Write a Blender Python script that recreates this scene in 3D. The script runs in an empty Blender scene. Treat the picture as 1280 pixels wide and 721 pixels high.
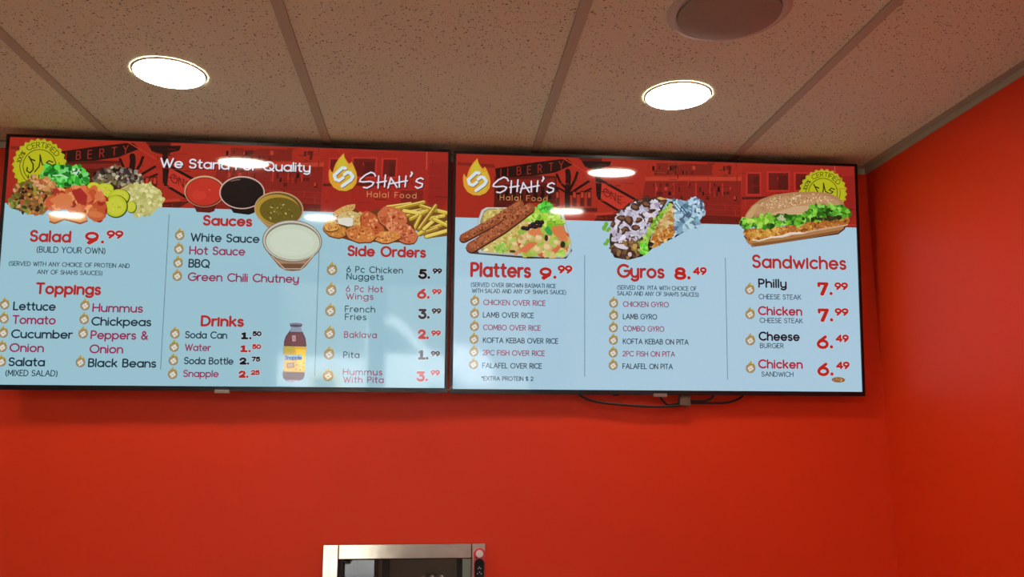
import bpy, bmesh, math, random
from mathutils import Vector, Matrix
C = bpy.context.scene
COL = C.collection

# ------------------------------------------------------------------ camera
EYE = Vector((0, 0, 1.65))
FPX, PITCH, YAW, ROLL = 1044.32, 0.18645, 0.09036, 0.00086
_cy, _sy, _cp, _sp = math.cos(YAW), math.sin(YAW), math.cos(PITCH), math.sin(PITCH)
FWD = Vector((_sy * _cp, _cy * _cp, _sp))
_r = Vector((_cy, -_sy, 0)); _u = _r.cross(FWD)
RIGHT = _r * math.cos(ROLL) + _u * math.sin(ROLL)
UP = _u * math.cos(ROLL) - _r * math.sin(ROLL)
cam_data = bpy.data.cameras.new('camera')
cam_data.sensor_width = 36.0
cam_data.lens = FPX / 1280 * 36
cam_data.clip_start = 0.05
cam = bpy.data.objects.new('camera', cam_data); COL.objects.link(cam)
_m = Matrix((RIGHT, UP, -FWD)).transposed().to_4x4(); _m.translation = EYE
cam.matrix_world = _m
C.camera = cam

# ------------------------------------------------------------------ world, exposure
SKY, LAMP, EXPO = 11.0, 88.0, 0.0
w = bpy.data.worlds.new('sky'); C.world = w; w.use_nodes = True
w.node_tree.nodes['Background'].inputs[0].default_value = (0.86, 0.93, 1.0, 1)
w.node_tree.nodes['Background'].inputs[1].default_value = SKY
C.view_settings.view_transform = 'Standard'
C.view_settings.look = 'None'
C.view_settings.gamma = 1.0
C.view_settings.exposure = EXPO
C.view_settings.use_curve_mapping = False
C.cycles.use_denoising = True
C.cycles.max_bounces = 10
C.cycles.diffuse_bounces = 6

sun_data = bpy.data.lights.new('sun', 'SUN'); sun_data.energy = 15.0; sun_data.angle = 0.01; sun_data.color = (1, .95, .88)
sun = bpy.data.objects.new('sun', sun_data); COL.objects.link(sun)
sun.rotation_euler = Vector((-.35, -1, -.95)).to_track_quat('-Z', 'Y').to_euler(); sun.location = (0, 0, 9)

# ------------------------------------------------------------------ materials
def lin(c):
    return tuple(((v / 255) / 12.92 if v / 255 <= 0.04045 else ((v / 255 + 0.055) / 1.055) ** 2.4) for v in c)

def mat(name, rgb=None, rough=0.5, metal=0.0, spec=0.5, emit=None, strength=0.0, noise=None, trans=0.0, bump=None):
    m = bpy.data.materials.new(name); m.use_nodes = True
    nt = m.node_tree; p = nt.nodes['Principled BSDF']
    if rgb is not None:
        p.inputs['Base Color'].default_value = (*lin(rgb), 1)
    p.inputs['Roughness'].default_value = rough
    p.inputs['Metallic'].default_value = metal
    p.inputs['Specular IOR Level'].default_value = spec
    p.inputs['Transmission Weight'].default_value = trans
    if emit is not None:
        p.inputs['Emission Color'].default_value = (*lin(emit), 1)
        p.inputs['Emission Strength'].default_value = strength
    if noise:
        sc, amt = noise
        tc = nt.nodes.new('ShaderNodeTexCoord'); n = nt.nodes.new('ShaderNodeTexNoise')
        n.inputs['Scale'].default_value = sc; n.inputs['Detail'].default_value = 5
        nt.links.new(tc.outputs['Object'], n.inputs['Vector'])
        r = nt.nodes.new('ShaderNodeValToRGB')
        a = lin(rgb); r.color_ramp.elements[0].position = 0.3; r.color_ramp.elements[1].position = 0.7
        r.color_ramp.elements[0].color = (*[v * (1 - amt) for v in a], 1)
        r.color_ramp.elements[1].color = (*[min(1, v * (1 + amt)) for v in a], 1)
        nt.links.new(n.outputs['Fac'], r.inputs['Fac']); nt.links.new(r.outputs['Color'], p.inputs['Base Color'])
    if bump:
        sc, amt = bump
        tc = nt.nodes.new('ShaderNodeTexCoord'); n = nt.nodes.new('ShaderNodeTexNoise')
        n.inputs['Scale'].default_value = sc; n.inputs['Detail'].default_value = 3
        nt.links.new(tc.outputs['Object'], n.inputs['Vector'])
        b = nt.nodes.new('ShaderNodeBump'); b.inputs['Strength'].default_value = amt; b.inputs['Distance'].default_value = 0.002
        nt.links.new(n.outputs['Fac'], b.inputs['Height']); nt.links.new(b.outputs['Normal'], p.inputs['Normal'])
    return m

def ceiling_mat():
    m = bpy.data.materials.new('mineral_ceiling_tile'); m.use_nodes = True
    nt = m.node_tree; L = nt.links.new; p = nt.nodes['Principled BSDF']
    p.inputs['Roughness'].default_value = 0.9; p.inputs['Specular IOR Level'].default_value = 0.15
    tc = nt.nodes.new('ShaderNodeTexCoord')
    def noise(scale, det, vec):
        n = nt.nodes.new('ShaderNodeTexNoise'); n.inputs['Scale'].default_value = scale; n.inputs['Detail'].default_value = det
        L(vec, n.inputs['Vector']); return n.outputs['Fac']
    mp = nt.nodes.new('ShaderNodeMapping'); mp.inputs['Scale'].default_value = (1.0, 1.5, 1.0)
    L(tc.outputs['Object'], mp.inputs['Vector'])
    def math_(op, a, b):
        n = nt.nodes.new('ShaderNodeMath'); n.operation = op; n.use_clamp = False
        for i, v in enumerate((a, b)):
            if isinstance(v, (int, float)): n.inputs[i].default_value = v
            else: L(v, n.inputs[i])
        return n.outputs[0]
    def vor(scale, rad, chance):
        v = nt.nodes.new('ShaderNodeTexVoronoi'); v.inputs['Scale'].default_value = scale
        L(mp.outputs['Vector'], v.inputs['Vector'])
        s = nt.nodes.new('ShaderNodeSeparateColor'); L(v.outputs['Color'], s.inputs['Color'])
        size = math_('MULTIPLY', s.outputs['Green'], rad)
        near = math_('LESS_THAN', v.outputs['Distance'], size)
        pick = math_('LESS_THAN', s.outputs['Red'], math_('MULTIPLY', noise(3.5, 2, tc.outputs['Object']), chance))
        return math_('MULTIPLY', near, pick)
    pits = math_('MAXIMUM', vor(120, 0.34, 1.0), vor(215, 0.36, 0.85))
    mix = nt.nodes.new('ShaderNodeMix'); mix.data_type = 'RGBA'
    L(pits, mix.inputs['Factor'])
    mix.inputs[6].default_value = (*lin((214, 216, 184)), 1); mix.inputs[7].default_value = (*lin((84, 62, 52)), 1)
    L(mix.outputs[2], p.inputs['Base Color'])
    b = nt.nodes.new('ShaderNodeBump'); b.inputs['Strength'].default_value = 0.5; b.inputs['Distance'].default_value = 0.003
    L(math_('SUBTRACT', math_('MULTIPLY', noise(120, 4, tc.outputs['Object']), 0.35), pits), b.inputs['Height'])
    L(b.outputs['Normal'], p.inputs['Normal'])
    return m

def display_mat():
    m = bpy.data.materials.new('menu_display'); m.use_nodes = True
    nt = m.node_tree; p = nt.nodes['Principled BSDF']
    p.inputs['Base Color'].default_value = (0.004, 0.004, 0.004, 1)
    p.inputs['Roughness'].default_value = 0.05
    a = nt.nodes.new('ShaderNodeAttribute'); a.attribute_name = 'Col'
    nt.links.new(a.outputs['Color'], p.inputs['Emission Color'])
    p.inputs['Emission Strength'].default_value = 0.9
    m.cycles.emission_sampling = 'NONE'
    return m

def panel_mat():
    m = display_mat(); m.name = 'menu_backlight'; m.cycles.emission_sampling = 'FRONT'
    return m

M = dict(
    brick=mat('grey_brick', (92, 86, 82), 0.8, noise=(4, 0.15)),
    olive=mat('dark_olive_enamel', (74, 74, 60), 0.5),
    red=mat('red_wall_paint', (212, 53, 15), 0.45, spec=0.22, noise=(1.3, 0.05), bump=(160, 0.12)),
    ceiling=ceiling_mat(),
    tbar=mat('painted_ceiling_grid', (178, 172, 146), 0.75, spec=0.2),
    mould=mat('painted_wall_angle', (166, 156, 130), 0.6, spec=0.3),
    floor=mat('tan_floor_tile', (196, 182, 164), 0.5, noise=(3, 0.12)),
    cream=mat('cream_wall_paint', (214, 206, 194), 0.7, noise=(2, 0.04)),
    black=mat('black_plastic', (8, 8, 9), 0.5, spec=0.25),
    bezel=mat('black_bezel', (6, 6, 7), 0.3),
    cable=mat('black_cable', (12, 11, 11), 0.5),
    badge=mat('grey_badge', (150, 135, 130), 0.35, metal=0.6),
    adapter=mat('grey_adapter_plastic', (96, 80, 68), 0.6, noise=(60, 0.25)),
    steel=mat('brushed_stainless_steel', (200, 190, 176), 0.13, metal=1.0, noise=(16, 0.14)),
    chrome=mat('chrome', (210, 210, 210), 0.12, metal=1.0),
    gasket=mat('black_rubber_gasket', (14, 15, 13), 0.6),
    kitchen=mat('grey_green_kitchen_wall', (150, 160, 140), 0.7, noise=(3, 0.06)),
    glass=mat('clear_glass', (255, 255, 255), 0.0, trans=1.0),
    lens=mat('lamp_lens', (250, 250, 245), 0.4, emit=(255, 244, 226), strength=LAMP),
    trim=mat('white_lamp_trim', (222, 208, 192), 0.6, spec=0.2),
    grille=mat('speaker_grille_cloth', (146, 134, 110), 0.8, noise=(500, 0.12)),
    rim=mat('speaker_rim', (180, 172, 146), 0.5),
    case=mat('red_case', (196, 28, 52), 0.3),
    white=mat('white_plastic', (214, 206, 200), 0.4),
    truck=mat('white_vehicle_paint', (235, 236, 238), 0.25),
    tyre=mat('tyre_rubber', (22, 22, 23), 0.8),
    darkglass=mat('dark_vehicle_glass', (30, 36, 42), 0.05),
    asphalt=mat('parking_lot_asphalt', (138, 137, 133), 0.9, noise=(5, 0.15)),
    yellow=mat('yellow_bollard_paint', (232, 190, 60), 0.4),
    display=display_mat(), panel=panel_mat(),
    strip=mat('clear_film_strip', (150, 120, 112), 0.25),
)

# ------------------------------------------------------------------ helpers
def box(bm, x0, x1, y0, y1, z0, z1, mi=0):
    v = [bm.verts.new((x, y, z)) for x in (x0, x1) for y in (y0, y1) for z in (z0, z1)]
    for f in ((0, 1, 3, 2), (4, 6, 7, 5), (0, 4, 5, 1), (2, 3, 7, 6), (0, 2, 6, 4), (1, 5, 7, 3)):
        bm.faces.new([v[i] for i in f]).material_index = mi

def bbox(bm, x0, x1, y0, y1, z0, z1, bev=0.002, seg=2):
    b = bmesh.new(); box(b, x0, x1, y0, y1, z0, z1)
    bmesh.ops.bevel(b, geom=list(b.edges), offset=bev, segments=seg, profile=0.5, affect='EDGES')
    me = bpy.data.meshes.new('t'); b.to_mesh(me); b.free(); bm.from_mesh(me); bpy.data.meshes.remove(me)

def lathe(bm, prof, n=48, cx=0, cy=0, axis='Z'):
    rings = []
    for r, z in prof:
        ring = []
        for k in range(n):
            a = 2 * math.pi * k / n
            p = (cx + r * math.cos(a), cy + r * math.sin(a), z)
            if axis == 'Y': p = (p[0], z, p[1])
            ring.append(bm.verts.new(p))
        rings.append(ring)
    for a, b in zip(rings, rings[1:]):
        for k in range(n):
            bm.faces.new((a[k], a[(k + 1) % n], b[(k + 1) % n], b[k]))
    return rings

def tube(bm, pts, r, n=10):
    P = [Vector(p) for p in pts]
    # Catmull-Rom smoothing
    S = []
    for i in range(len(P) - 1):
        p0, p1, p2, p3 = P[max(i - 1, 0)], P[i], P[i + 1], P[min(i + 2, len(P) - 1)]
        for k in range(8):
            t = k / 8
            S.append(0.5 * ((2 * p1) + (p2 - p0) * t + (2 * p0 - 5 * p1 + 4 * p2 - p3) * t * t + (3 * p1 - p0 - 3 * p2 + p3) * t ** 3))
    S.append(P[-1])
    rings = []
    for i, c in enumerate(S):
        d = (S[min(i + 1, len(S) - 1)] - S[max(i - 1, 0)]).normalized()
        a = d.cross(Vector((0, 1, 0.01))).normalized(); b = d.cross(a)
        rings.append([bm.verts.new(c + (a * math.cos(2 * math.pi * k / n) + b * math.sin(2 * math.pi * k / n)) * r) for k in range(n)])
    for a, b in zip(rings, rings[1:]):
        for k in range(n): bm.faces.new((a[k], a[(k + 1) % n], b[(k + 1) % n], b[k]))
    bm.faces.new(rings[0]); bm.faces.new(list(reversed(rings[-1])))

def obj(name, bm, material, parent=None, smooth=False, **props):
    bmesh.ops.recalc_face_normals(bm, faces=bm.faces)
    me = bpy.data.meshes.new(name); bm.to_mesh(me); bm.free()
    me.materials.append(material)
    o = bpy.data.objects.new(name, me); COL.objects.link(o)
    if smooth:
        for p in me.polygons: p.use_smooth = True
        me.set_sharp_from_angle(angle=math.radians(35))
    if parent: o.parent = parent
    for k, v in props.items(): o[k] = v
    return o

def struct(name, bm, material, **k):
    return obj(name, bm, material, kind='structure', **k)

def thing(name, label, cat, loc=(0, 0, 0), group=None):
    o = bpy.data.objects.new(name, None); COL.objects.link(o); o.location = loc
    o.empty_display_size = 0.05
    o['label'] = label; o['category'] = cat
    if group: o['group'] = group
    return o

def dup(root, loc, label=None):
    r = root.copy(); COL.objects.link(r); r.location = loc
    if label: r['label'] = label
    for ch in list(root.children):
        c = ch.copy(); COL.objects.link(c); c.parent = r
        for g in list(ch.children):
            d = g.copy(); COL.objects.link(d); d.parent = c
    return r

# ------------------------------------------------------------------ the room
ZC = 1.65 + 0.86584          # ceiling
YB = 2.41953                 # menu wall
XR, XL, YF = 1.34297, -4.2, -4.0
HX0, HX1, HZ0, HZ1 = -0.262, 0.110, 0.98, 1.350     # clear opening of the pass-through

bm = bmesh.new(); box(bm, XL - .1, XR + .1, YF - .1, 5.0, -0.1, 0); struct('floor', bm, M['floor'])
bm = bmesh.new(); box(bm, XL - .1, XR + .1, YF - .1, YB + .12, ZC, ZC + 0.05); struct('ceiling', bm, M['ceiling'])
bm = bmesh.new()
box(bm, XL, HX0, YB, YB + .12, 0, ZC); box(bm, HX1, XR, YB, YB + .12, 0, ZC)
box(bm, HX0, HX1, YB, YB + .12, 0, HZ0); box(bm, HX0, HX1, YB, YB + .12, HZ1, ZC)
struct('wall_back', bm, M['red'])
bm = bmesh.new(); box(bm, XR, XR + .1, YF, YB + .12, 0, ZC); struct('wall_right', bm, M['red'])
bm = bmesh.new(); box(bm, XL - .1, XL, YF, YB + .12, 0, ZC); struct('wall_left', bm, M['cream'])
# shop front: a tall pane on the left, a higher-silled pane on the right
PANES = ((-1.55, -0.54, 0.25, 2.42), (-0.46, 1.05, 1.00, 2.42))
bm = bmesh.new()
zs = (0, .25, 1.0, 2.42, ZC)
box(bm, XL, -1.55, YF - .1, YF, 0, ZC); box(bm, 1.05, XR, YF - .1, YF, 0, ZC); box(bm, -.54, -.46, YF - .1, YF, 0, ZC)
for x0, x1, z0, z1 in PANES:
    box(bm, x0, x1, YF - .1, YF, 0, z0); box(bm, x0, x1, YF - .1, YF, z1, ZC)
struct('wall_front', bm, M['cream'])
for i, (x0, x1, z0, z1) in enumerate(PANES):
    bm = bmesh.new()
    bars = (x0 + .025, x1 - .025)
    for x in bars: box(bm, x - .025, x + .025, YF - .08, YF - .02, z0, z1)
    for z in (z0 + .025, z1 - .025): box(bm, x0, x1, YF - .079, YF - .021, z - .025, z + .025)
    win = struct('window_%d' % (i + 1), bm, M['black'])
    bm = bmesh.new(); box(bm, x0 + .03, x1 - .03, YF - .053, YF - .047, z0 + .03, z1 - .03)
    obj('window_pane', bm, M['glass'], win)

TB = -0.93624; TW = 0.6096
for k in range(-5, 4):
    x = TB + TW * k
    if not (XL < x < XR - .05): continue
    bm = bmesh.new(); box(bm, x - .012, x + .012, YF, YB, ZC - .0045, ZC - .0005)
    struct('trim_%d' % (k + 6), bm, M['tbar'])
n = 10
for y in (2.62 - 1.2192 * 2, 2.62 - 1.2192 * 3, 2.62 - 1.2192 * 4, 2.62 - 1.2192 * 5):
    bm = bmesh.new(); box(bm, XL, XR, y - .012, y + .012, ZC - .0040, ZC - .0006)
    struct('trim_%d' % n, bm, M['tbar']); n += 1
bm = bmesh.new(); box(bm, XR - .022, XR - .0005, YF, YB, ZC - .003, ZC - .0005); box(bm, XR - .003, XR, YF, YB, ZC - .021, ZC - .0005)
struct('trim_%d' % n, bm, M['mould'])
bm = bmesh.new(); box(bm, XL, XR - .024, YB - .022, YB - .0005, ZC - .0035, ZC - .0005); box(bm, XL, XR - .004, YB - .003, YB, ZC - .021, ZC - .0005)
struct('trim_%d' % (n + 1), bm, M['mould'])

# kitchen beyond the pass-through
bm = bmesh.new(); box(bm, -1.6, 1.6, 3.9, 4.0, 0, ZC); struct('wall_kitchen', bm, M['kitchen'])
bm = bmesh.new(); box(bm, -1.7, -1.6, YB + .12, 4.0, 0, ZC); struct('wall_kitchen_left', bm, M['kitchen'])
bm = bmesh.new(); box(bm, 1.6, 1.7, YB + .12, 4.0, 0, ZC); struct('wall_kitchen_right', bm, M['kitchen'])
bm = bmesh.new(); box(bm, -1.7, 1.7, YB + .12, 4.0, ZC, ZC + .05); struct('ceiling_kitchen', bm, M['kitchen'])

# street side
bm = bmesh.new(); box(bm, -30, 30, -45, YF - .1, -0.12, -0.02); struct('ground', bm, M['asphalt'])

# ------------------------------------------------------------------ downlights
def make_light(label):
    t = thing('ceiling_light', label, 'light', (0, 0, ZC), 'recessed round ceiling lights')
    bm = bmesh.new()
    lathe(bm, [(0.0795, -0.0040), (0.0815, -0.0042), (0.0840, -0.0034), (0.0855, -0.0005)], 64)
    obj('trim_ring', bm, M['trim'], t, smooth=True)
    bm = bmesh.new()
    r = lathe(bm, [(0.0795, -0.0036), (0.0790, -0.0046), (0.060, -0.0050), (0.03, -0.0053), (0.004, -0.0054)], 64)
    bm.faces.new(r[-1])
    obj('lens', bm, M['lens'], t)
    return t
spots = [
    (-0.640, 1.911, 'lit round recessed ceiling light above the left menu screen'),
    (0.592, 1.926, 'lit round recessed ceiling light above the right menu screen'),
    (-1.872, 1.90, 'lit round recessed ceiling light left of the two over the screens'),
    (-1.86, 0.25, 'lit round ceiling light mirrored in the salad picture of the left screen'),
    (-0.56, 0.45, 'lit round ceiling light mirrored below the logo of the left screen'),
    (0.62, 0.77, 'lit round ceiling light mirrored beside the platter picture of the right screen'),
]
first = None
for x, y, lab in spots:
    if first is None:
        first = make_light(lab); first.location = (x, y, ZC)
    else:
        dup(first, (x, y, ZC), lab)
dup(first, (0.5, 3.2, ZC), 'unseen round light added to brighten the kitchen behind the pass-through')  # added lamp, out of view, so the kitchen behind the glass isn't black

# ------------------------------------------------------------------ ceiling speaker
t = thing('ceiling_speaker', 'round flush ceiling speaker with a plain beige grille', 'speaker', (0.577, 1.512, ZC))
bm = bmesh.new()
lathe(bm, [(0.104, -0.006), (0.108, -0.0075), (0.118, -0.006), (0.124, -0.0005)], 72)
obj('rim', bm, M['rim'], t, smooth=True)
bm = bmesh.new()
r = lathe(bm, [(0.1035, -0.003), (0.1025, -0.010), (0.098, -0.0125), (0.06, -0.0140), (0.004, -0.0145)], 72)
bm.faces.new(r[-1]); obj('grille', bm, M['grille'], t, smooth=True)

# ------------------------------------------------------------------ televisions
SW, SH = 1.2096, 0.6804
class TV: pass
def tv_frame(c, tilt, yaw):
    T = TV()
    ax = Vector((math.cos(yaw), math.sin(yaw), 0)); n0 = Vector((math.sin(yaw), -math.cos(yaw), 0))
    up = Vector((0, 0, 1)) * math.cos(tilt) + n0 * math.sin(tilt)
    n = ax.cross(up)
    T.c = Vector(c) + EYE; T.ax, T.up, T.n = ax, up, n
    m = Matrix((ax, up, n)).transposed().to_4x4(); m.translation = T.c - up * (SH / 2 + .013)
    T.m = m; T.oy = SH / 2 + .013
    return T
def px(T, x, y):                     # photo pixel -> point on this screen's plane (u right, v up, from the screen centre)
    d = FWD * FPX + RIGHT * (x - 640) - UP * (y - 360.5)
    s = (T.c - EYE).dot(T.n) / d.dot(T.n)
    P = EYE + d * s - T.c
    return P.dot(T.ax), P.dot(T.up)
TVL = tv_frame((-0.581, 2.34173, 0.49992), 0.07341, 0.00931)
TVR = tv_frame((0.65211, 2.35397, 0.49793), 0.08165, 0.00195)

def build_tv(T, label, badge_u):
    t = thing('television', label, 'television')
    t.matrix_world = T.m; t['group'] = 'wall mounted menu screens'
    o = T.oy
    bm = bmesh.new()
    ox, ot, ob, zf = SW / 2 + .008, SH / 2 + .008 + o, -SH / 2 - .013 + o, .0035
    box(bm, -ox, -SW / 2, ob, ot, -.012, zf); box(bm, SW / 2, ox, ob, ot, -.012, zf)
    box(bm, -SW / 2, SW / 2, SH / 2 + o, ot, -.012, zf); box(bm, -SW / 2, SW / 2, ob, -SH / 2 + o, -.012, zf)
    bmesh.ops.remove_doubles(bm, verts=bm.verts, dist=1e-5)
    obj('bezel', bm, M['bezel'], t)
    bm = bmesh.new(); bbox(bm, -SW / 2 + .01, SW / 2 - .01, ob + .006, ot - .003, -.034, -.012, .006)
    obj('back_shell', bm, M['black'], t)
    bm = bmesh.new()
    for x in (-.2, .2): box(bm, x - .02, x + .02, o - .18, o + .18, -.050, -.034)
    box(bm, -.18, .18, o + .12, o + .16, -.066, -.036)
    bmesh.ops.remove_doubles(bm, verts=bm.verts, dist=1e-5)
    obj('wall_bracket', bm, M['black'], t)
    bm = bmesh.new(); bbox(bm, badge_u - .02, badge_u + .02, ob - .006, ob + .004, -.004, .0045, .001)
    obj('badge', bm, M['badge'], t)
    return t
tvl = build_tv(TVL, 'left menu screen listing salad, toppings, sauces, drinks and side orders', 0)
tvr = build_tv(TVR, 'right menu screen listing platters, gyros and sandwiches', 0)
for t_, T_, p in ((tvl, TVL, (278, 486)), (tvr, TVR, (825, 491.5))):
    for ch in t_.children:
        if ch.name.startswith('badge'): ch.location.x = px(T_, *p)[0]

# ------------------------------------------------------------------ screen graphics
SCALE = 0.00226                       # metres on a screen per photo pixel (for stroke widths)
class Ink:
    """flat coloured shapes of one picture or text block on a screen"""
    def __init__(s, T, fm=None, z=0.0004):
        s.T, s.fm, s.z = T, fm, z; s.v, s.f, s.c = [], [], []
    def P(s, p):
        if s.fm == 'uv': return p
        if s.fm: p = s.fm(*p)
        return px(s.T, *p)
    def raw(s, uv, col):
        b = len(s.v); s.v += [(u, v, s.z) for u, v in uv]; s.f.append(list(range(b, b + len(uv)))); s.c.append(col)
    def poly(s, pts, col):
        s.raw([s.P(p) for p in pts], col); s.z += 3e-6
    def strip(s, uv, w, col, cap=True, closed=False):
        q = [uv[0]]
        for p in uv[1:]:
            if math.hypot(p[0] - q[-1][0], p[1] - q[-1][1]) > 1e-6: q.append(p)
        if len(q) == 1: q.append((q[0][0] + 1e-5, q[0][1]))
        b = len(s.v); N = len(q); h = w / 2
        for i in range(N):
            a = q[max(i - 1, 0)]; c = q[min(i + 1, N - 1)]; m = q[i]
            d1 = Vector((m[0] - a[0], m[1] - a[1])); d2 = Vector((c[0] - m[0], c[1] - m[1]))
            if d1.length < 1e-9: d1 = d2
            if d2.length < 1e-9: d2 = d1
            d1.normalize(); d2.normalize(); t = (d1 + d2)
            if t.length < 1e-4: t = d2.copy()
            t.normalize(); k = h / max(0.5, t.dot(d2)); nx, ny = -t.y * k, t.x * k
            s.v += [(m[0] + nx, m[1] + ny, s.z), (m[0] - nx, m[1] - ny, s.z)]
        for i in range(N - 1):
            s.f.append([b + 2 * i + 1, b + 2 * i + 3, b + 2 * i + 2, b + 2 * i]); s.c.append(col)
        if cap:
            for e, o in ((0, 1), (N - 1, N - 2)):
                a0 = math.atan2(q[e][1] - q[o][1], q[e][0] - q[o][0])
                s.raw([(q[e][0] + h * math.cos(a0 + t), q[e][1] + h * math.sin(a0 + t)) for t in [math.pi * (k / 6 - .5) for k in range(7)]], col)
        s.z += 3e-6
    def path(s, uv, w, col, cap=True):       # splits at sharp corners so that joints come out round
        cur = [uv[0]]
        for i in range(1, len(uv)):
            cur.append(uv[i])
            if i < len(uv) - 1:
                d1 = Vector((uv[i][0] - uv[i - 1][0], uv[i][1] - uv[i - 1][1])); d2 = Vector((uv[i + 1][0] - uv[i][0], uv[i + 1][1] - uv[i][1]))
                if d1.length > 1e-9 and d2.length > 1e-9 and d1.normalized().dot(d2.normalized()) < 0.6:
                    s.strip(cur, w, col, cap); cur = [uv[i]]
        s.strip(cur, w, col, cap)
    def line(s, pts, w, col, cap=True):
        s.path([s.P(p) for p in pts], w * SCALE, col, cap)
    def ell(s, cx, cy, rx, ry, col, rot=0, n=36, a0=0, a1=360):
        r = math.radians(rot); out = []
        for k in range(n):
            a = math.radians(a0 + (a1 - a0) * k / n)
            x, y = rx * math.cos(a), ry * math.sin(a)
            out.append((cx + x * math.cos(r) - y * math.sin(r), cy + x * math.sin(r) + y * math.cos(r)))
        s.poly(out, col)
    def arcl(s, cx, cy, rx, ry, a0, a1, w, col, n=30):
        s.line([(cx + rx * math.cos(math.radians(a0 + (a1 - a0) * k / n)), cy + ry * math.sin(math.radians(a0 + (a1 - a0) * k / n))) for k in range(n + 1)], w, col)
    def blob(s, cx, cy, rx, ry, col, rot=0, jit=.25, n=9, rng=random):
        r = math.radians(rot); out = []
        for k in range(n):
            a = 2 * math.pi * k / n; q = 1 + rng.uniform(-jit, jit)
            x, y = rx * q * math.cos(a), ry * q * math.sin(a)
            out.append((cx + x * math.cos(r) - y * math.sin(r), cy + x * math.sin(r) + y * math.cos(r)))
        s.poly(out, col)
    def scatter(s, region, n, size, pal, seed, elong=1.6, jit=.3, rot=None):
        rng = random.Random(seed); n = int(n * 1.8); size *= .78
        xs = [p[0] for p in region]; ys = [p[1] for p in region]
        k = 0; tries = 0
        while k < n and tries < n * 30:
            tries += 1
            x, y = rng.uniform(min(xs), max(xs)), rng.uniform(min(ys), max(ys))
            if not inside(x, y, region): continue
            sz = size * rng.uniform(.55, 1.2)
            s.blob(x, y, sz * rng.uniform(1, elong), sz, vary(rng.choice(pal), rng), rng.uniform(0, 180) if rot is None else rot + rng.uniform(-20, 20), jit, 8, rng); k += 1
    # ------------------------------------------------------------ lettering
    def glyphs(s, text, place, w, col, gap=.22, heavy=False):
        """place(x, y) maps type units (cap height 1) to screen metres"""
        x = 0.0; z0 = s.z; zm = z0
        for ch in text:
            s.z = z0
            adv, strokes = FONT_HEAVY.get(ch, FONT[ch]) if heavy else FONT[ch]
            for st in strokes:
                s.path([place(x + a, b) for a, b in st], w, col)
            zm = max(zm, s.z); x += adv + gap
        s.z = zm
        return x - gap
    def text(s, text, x0, x1, yb, cap, col, w, heavy=False, gap=.22, under=None):
        nat = measure(text, gap, heavy)
        (u0, v0), (u1, _) = s.P((x0, yb)), s.P((x1, yb))
        _, v2 = s.P((x0, yb - cap)); cy = abs(v2 - v0)
        wm = w * SCALE
        sx = (u1 - u0 - wm) / max(nat, .01)
        pl = lambda a, b: (u0 + wm / 2 + a * sx, v0 + wm / 2 + b * (cy - wm))
        if under:
            for uc, extra in under:
                s.glyphs(text, pl, wm + extra * SCALE, uc, gap, heavy)
        s.glyphs(text, pl, wm, col, gap, heavy)
    def build(s, name, parent, material, **props):
        me = bpy.data.meshes.new(name)
        o = s.T.oy
        me.from_pydata([(u, v + o, z) for u, v, z in s.v], [], s.f)
        at = me.attributes.new('Col', 'FLOAT_COLOR', 'CORNER')
        buf = []
        for f, c in zip(s.f, s.c):
            buf += [*lin(c), 1.0] * len(f)
        at.data.foreach_set('color', buf)
        me.materials.append(material); me.update()
        ob = bpy.data.objects.new(name, me); COL.objects.link(ob); ob.parent = parent
        for k, v in props.items(): ob[k] = v
        return ob

def inside(x, y, poly):
    c = False; j = len(poly) - 1
    for i in range(len(poly)):
        xi, yi = poly[i]; xj, yj = poly[j]
        if (yi > y) != (yj > y) and x < (xj - xi) * (y - yi) / (yj - yi) + xi: c = not c
        j = i
    return c
def vary(c, rng, a=14):
    d = rng.uniform(-a, a)
    return tuple(max(0, min(255, v + d + rng.uniform(-5, 5))) for v in c)
def crop(ox, oy, sc): return lambda x, y: (ox + x / sc, oy + y / sc)

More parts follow.
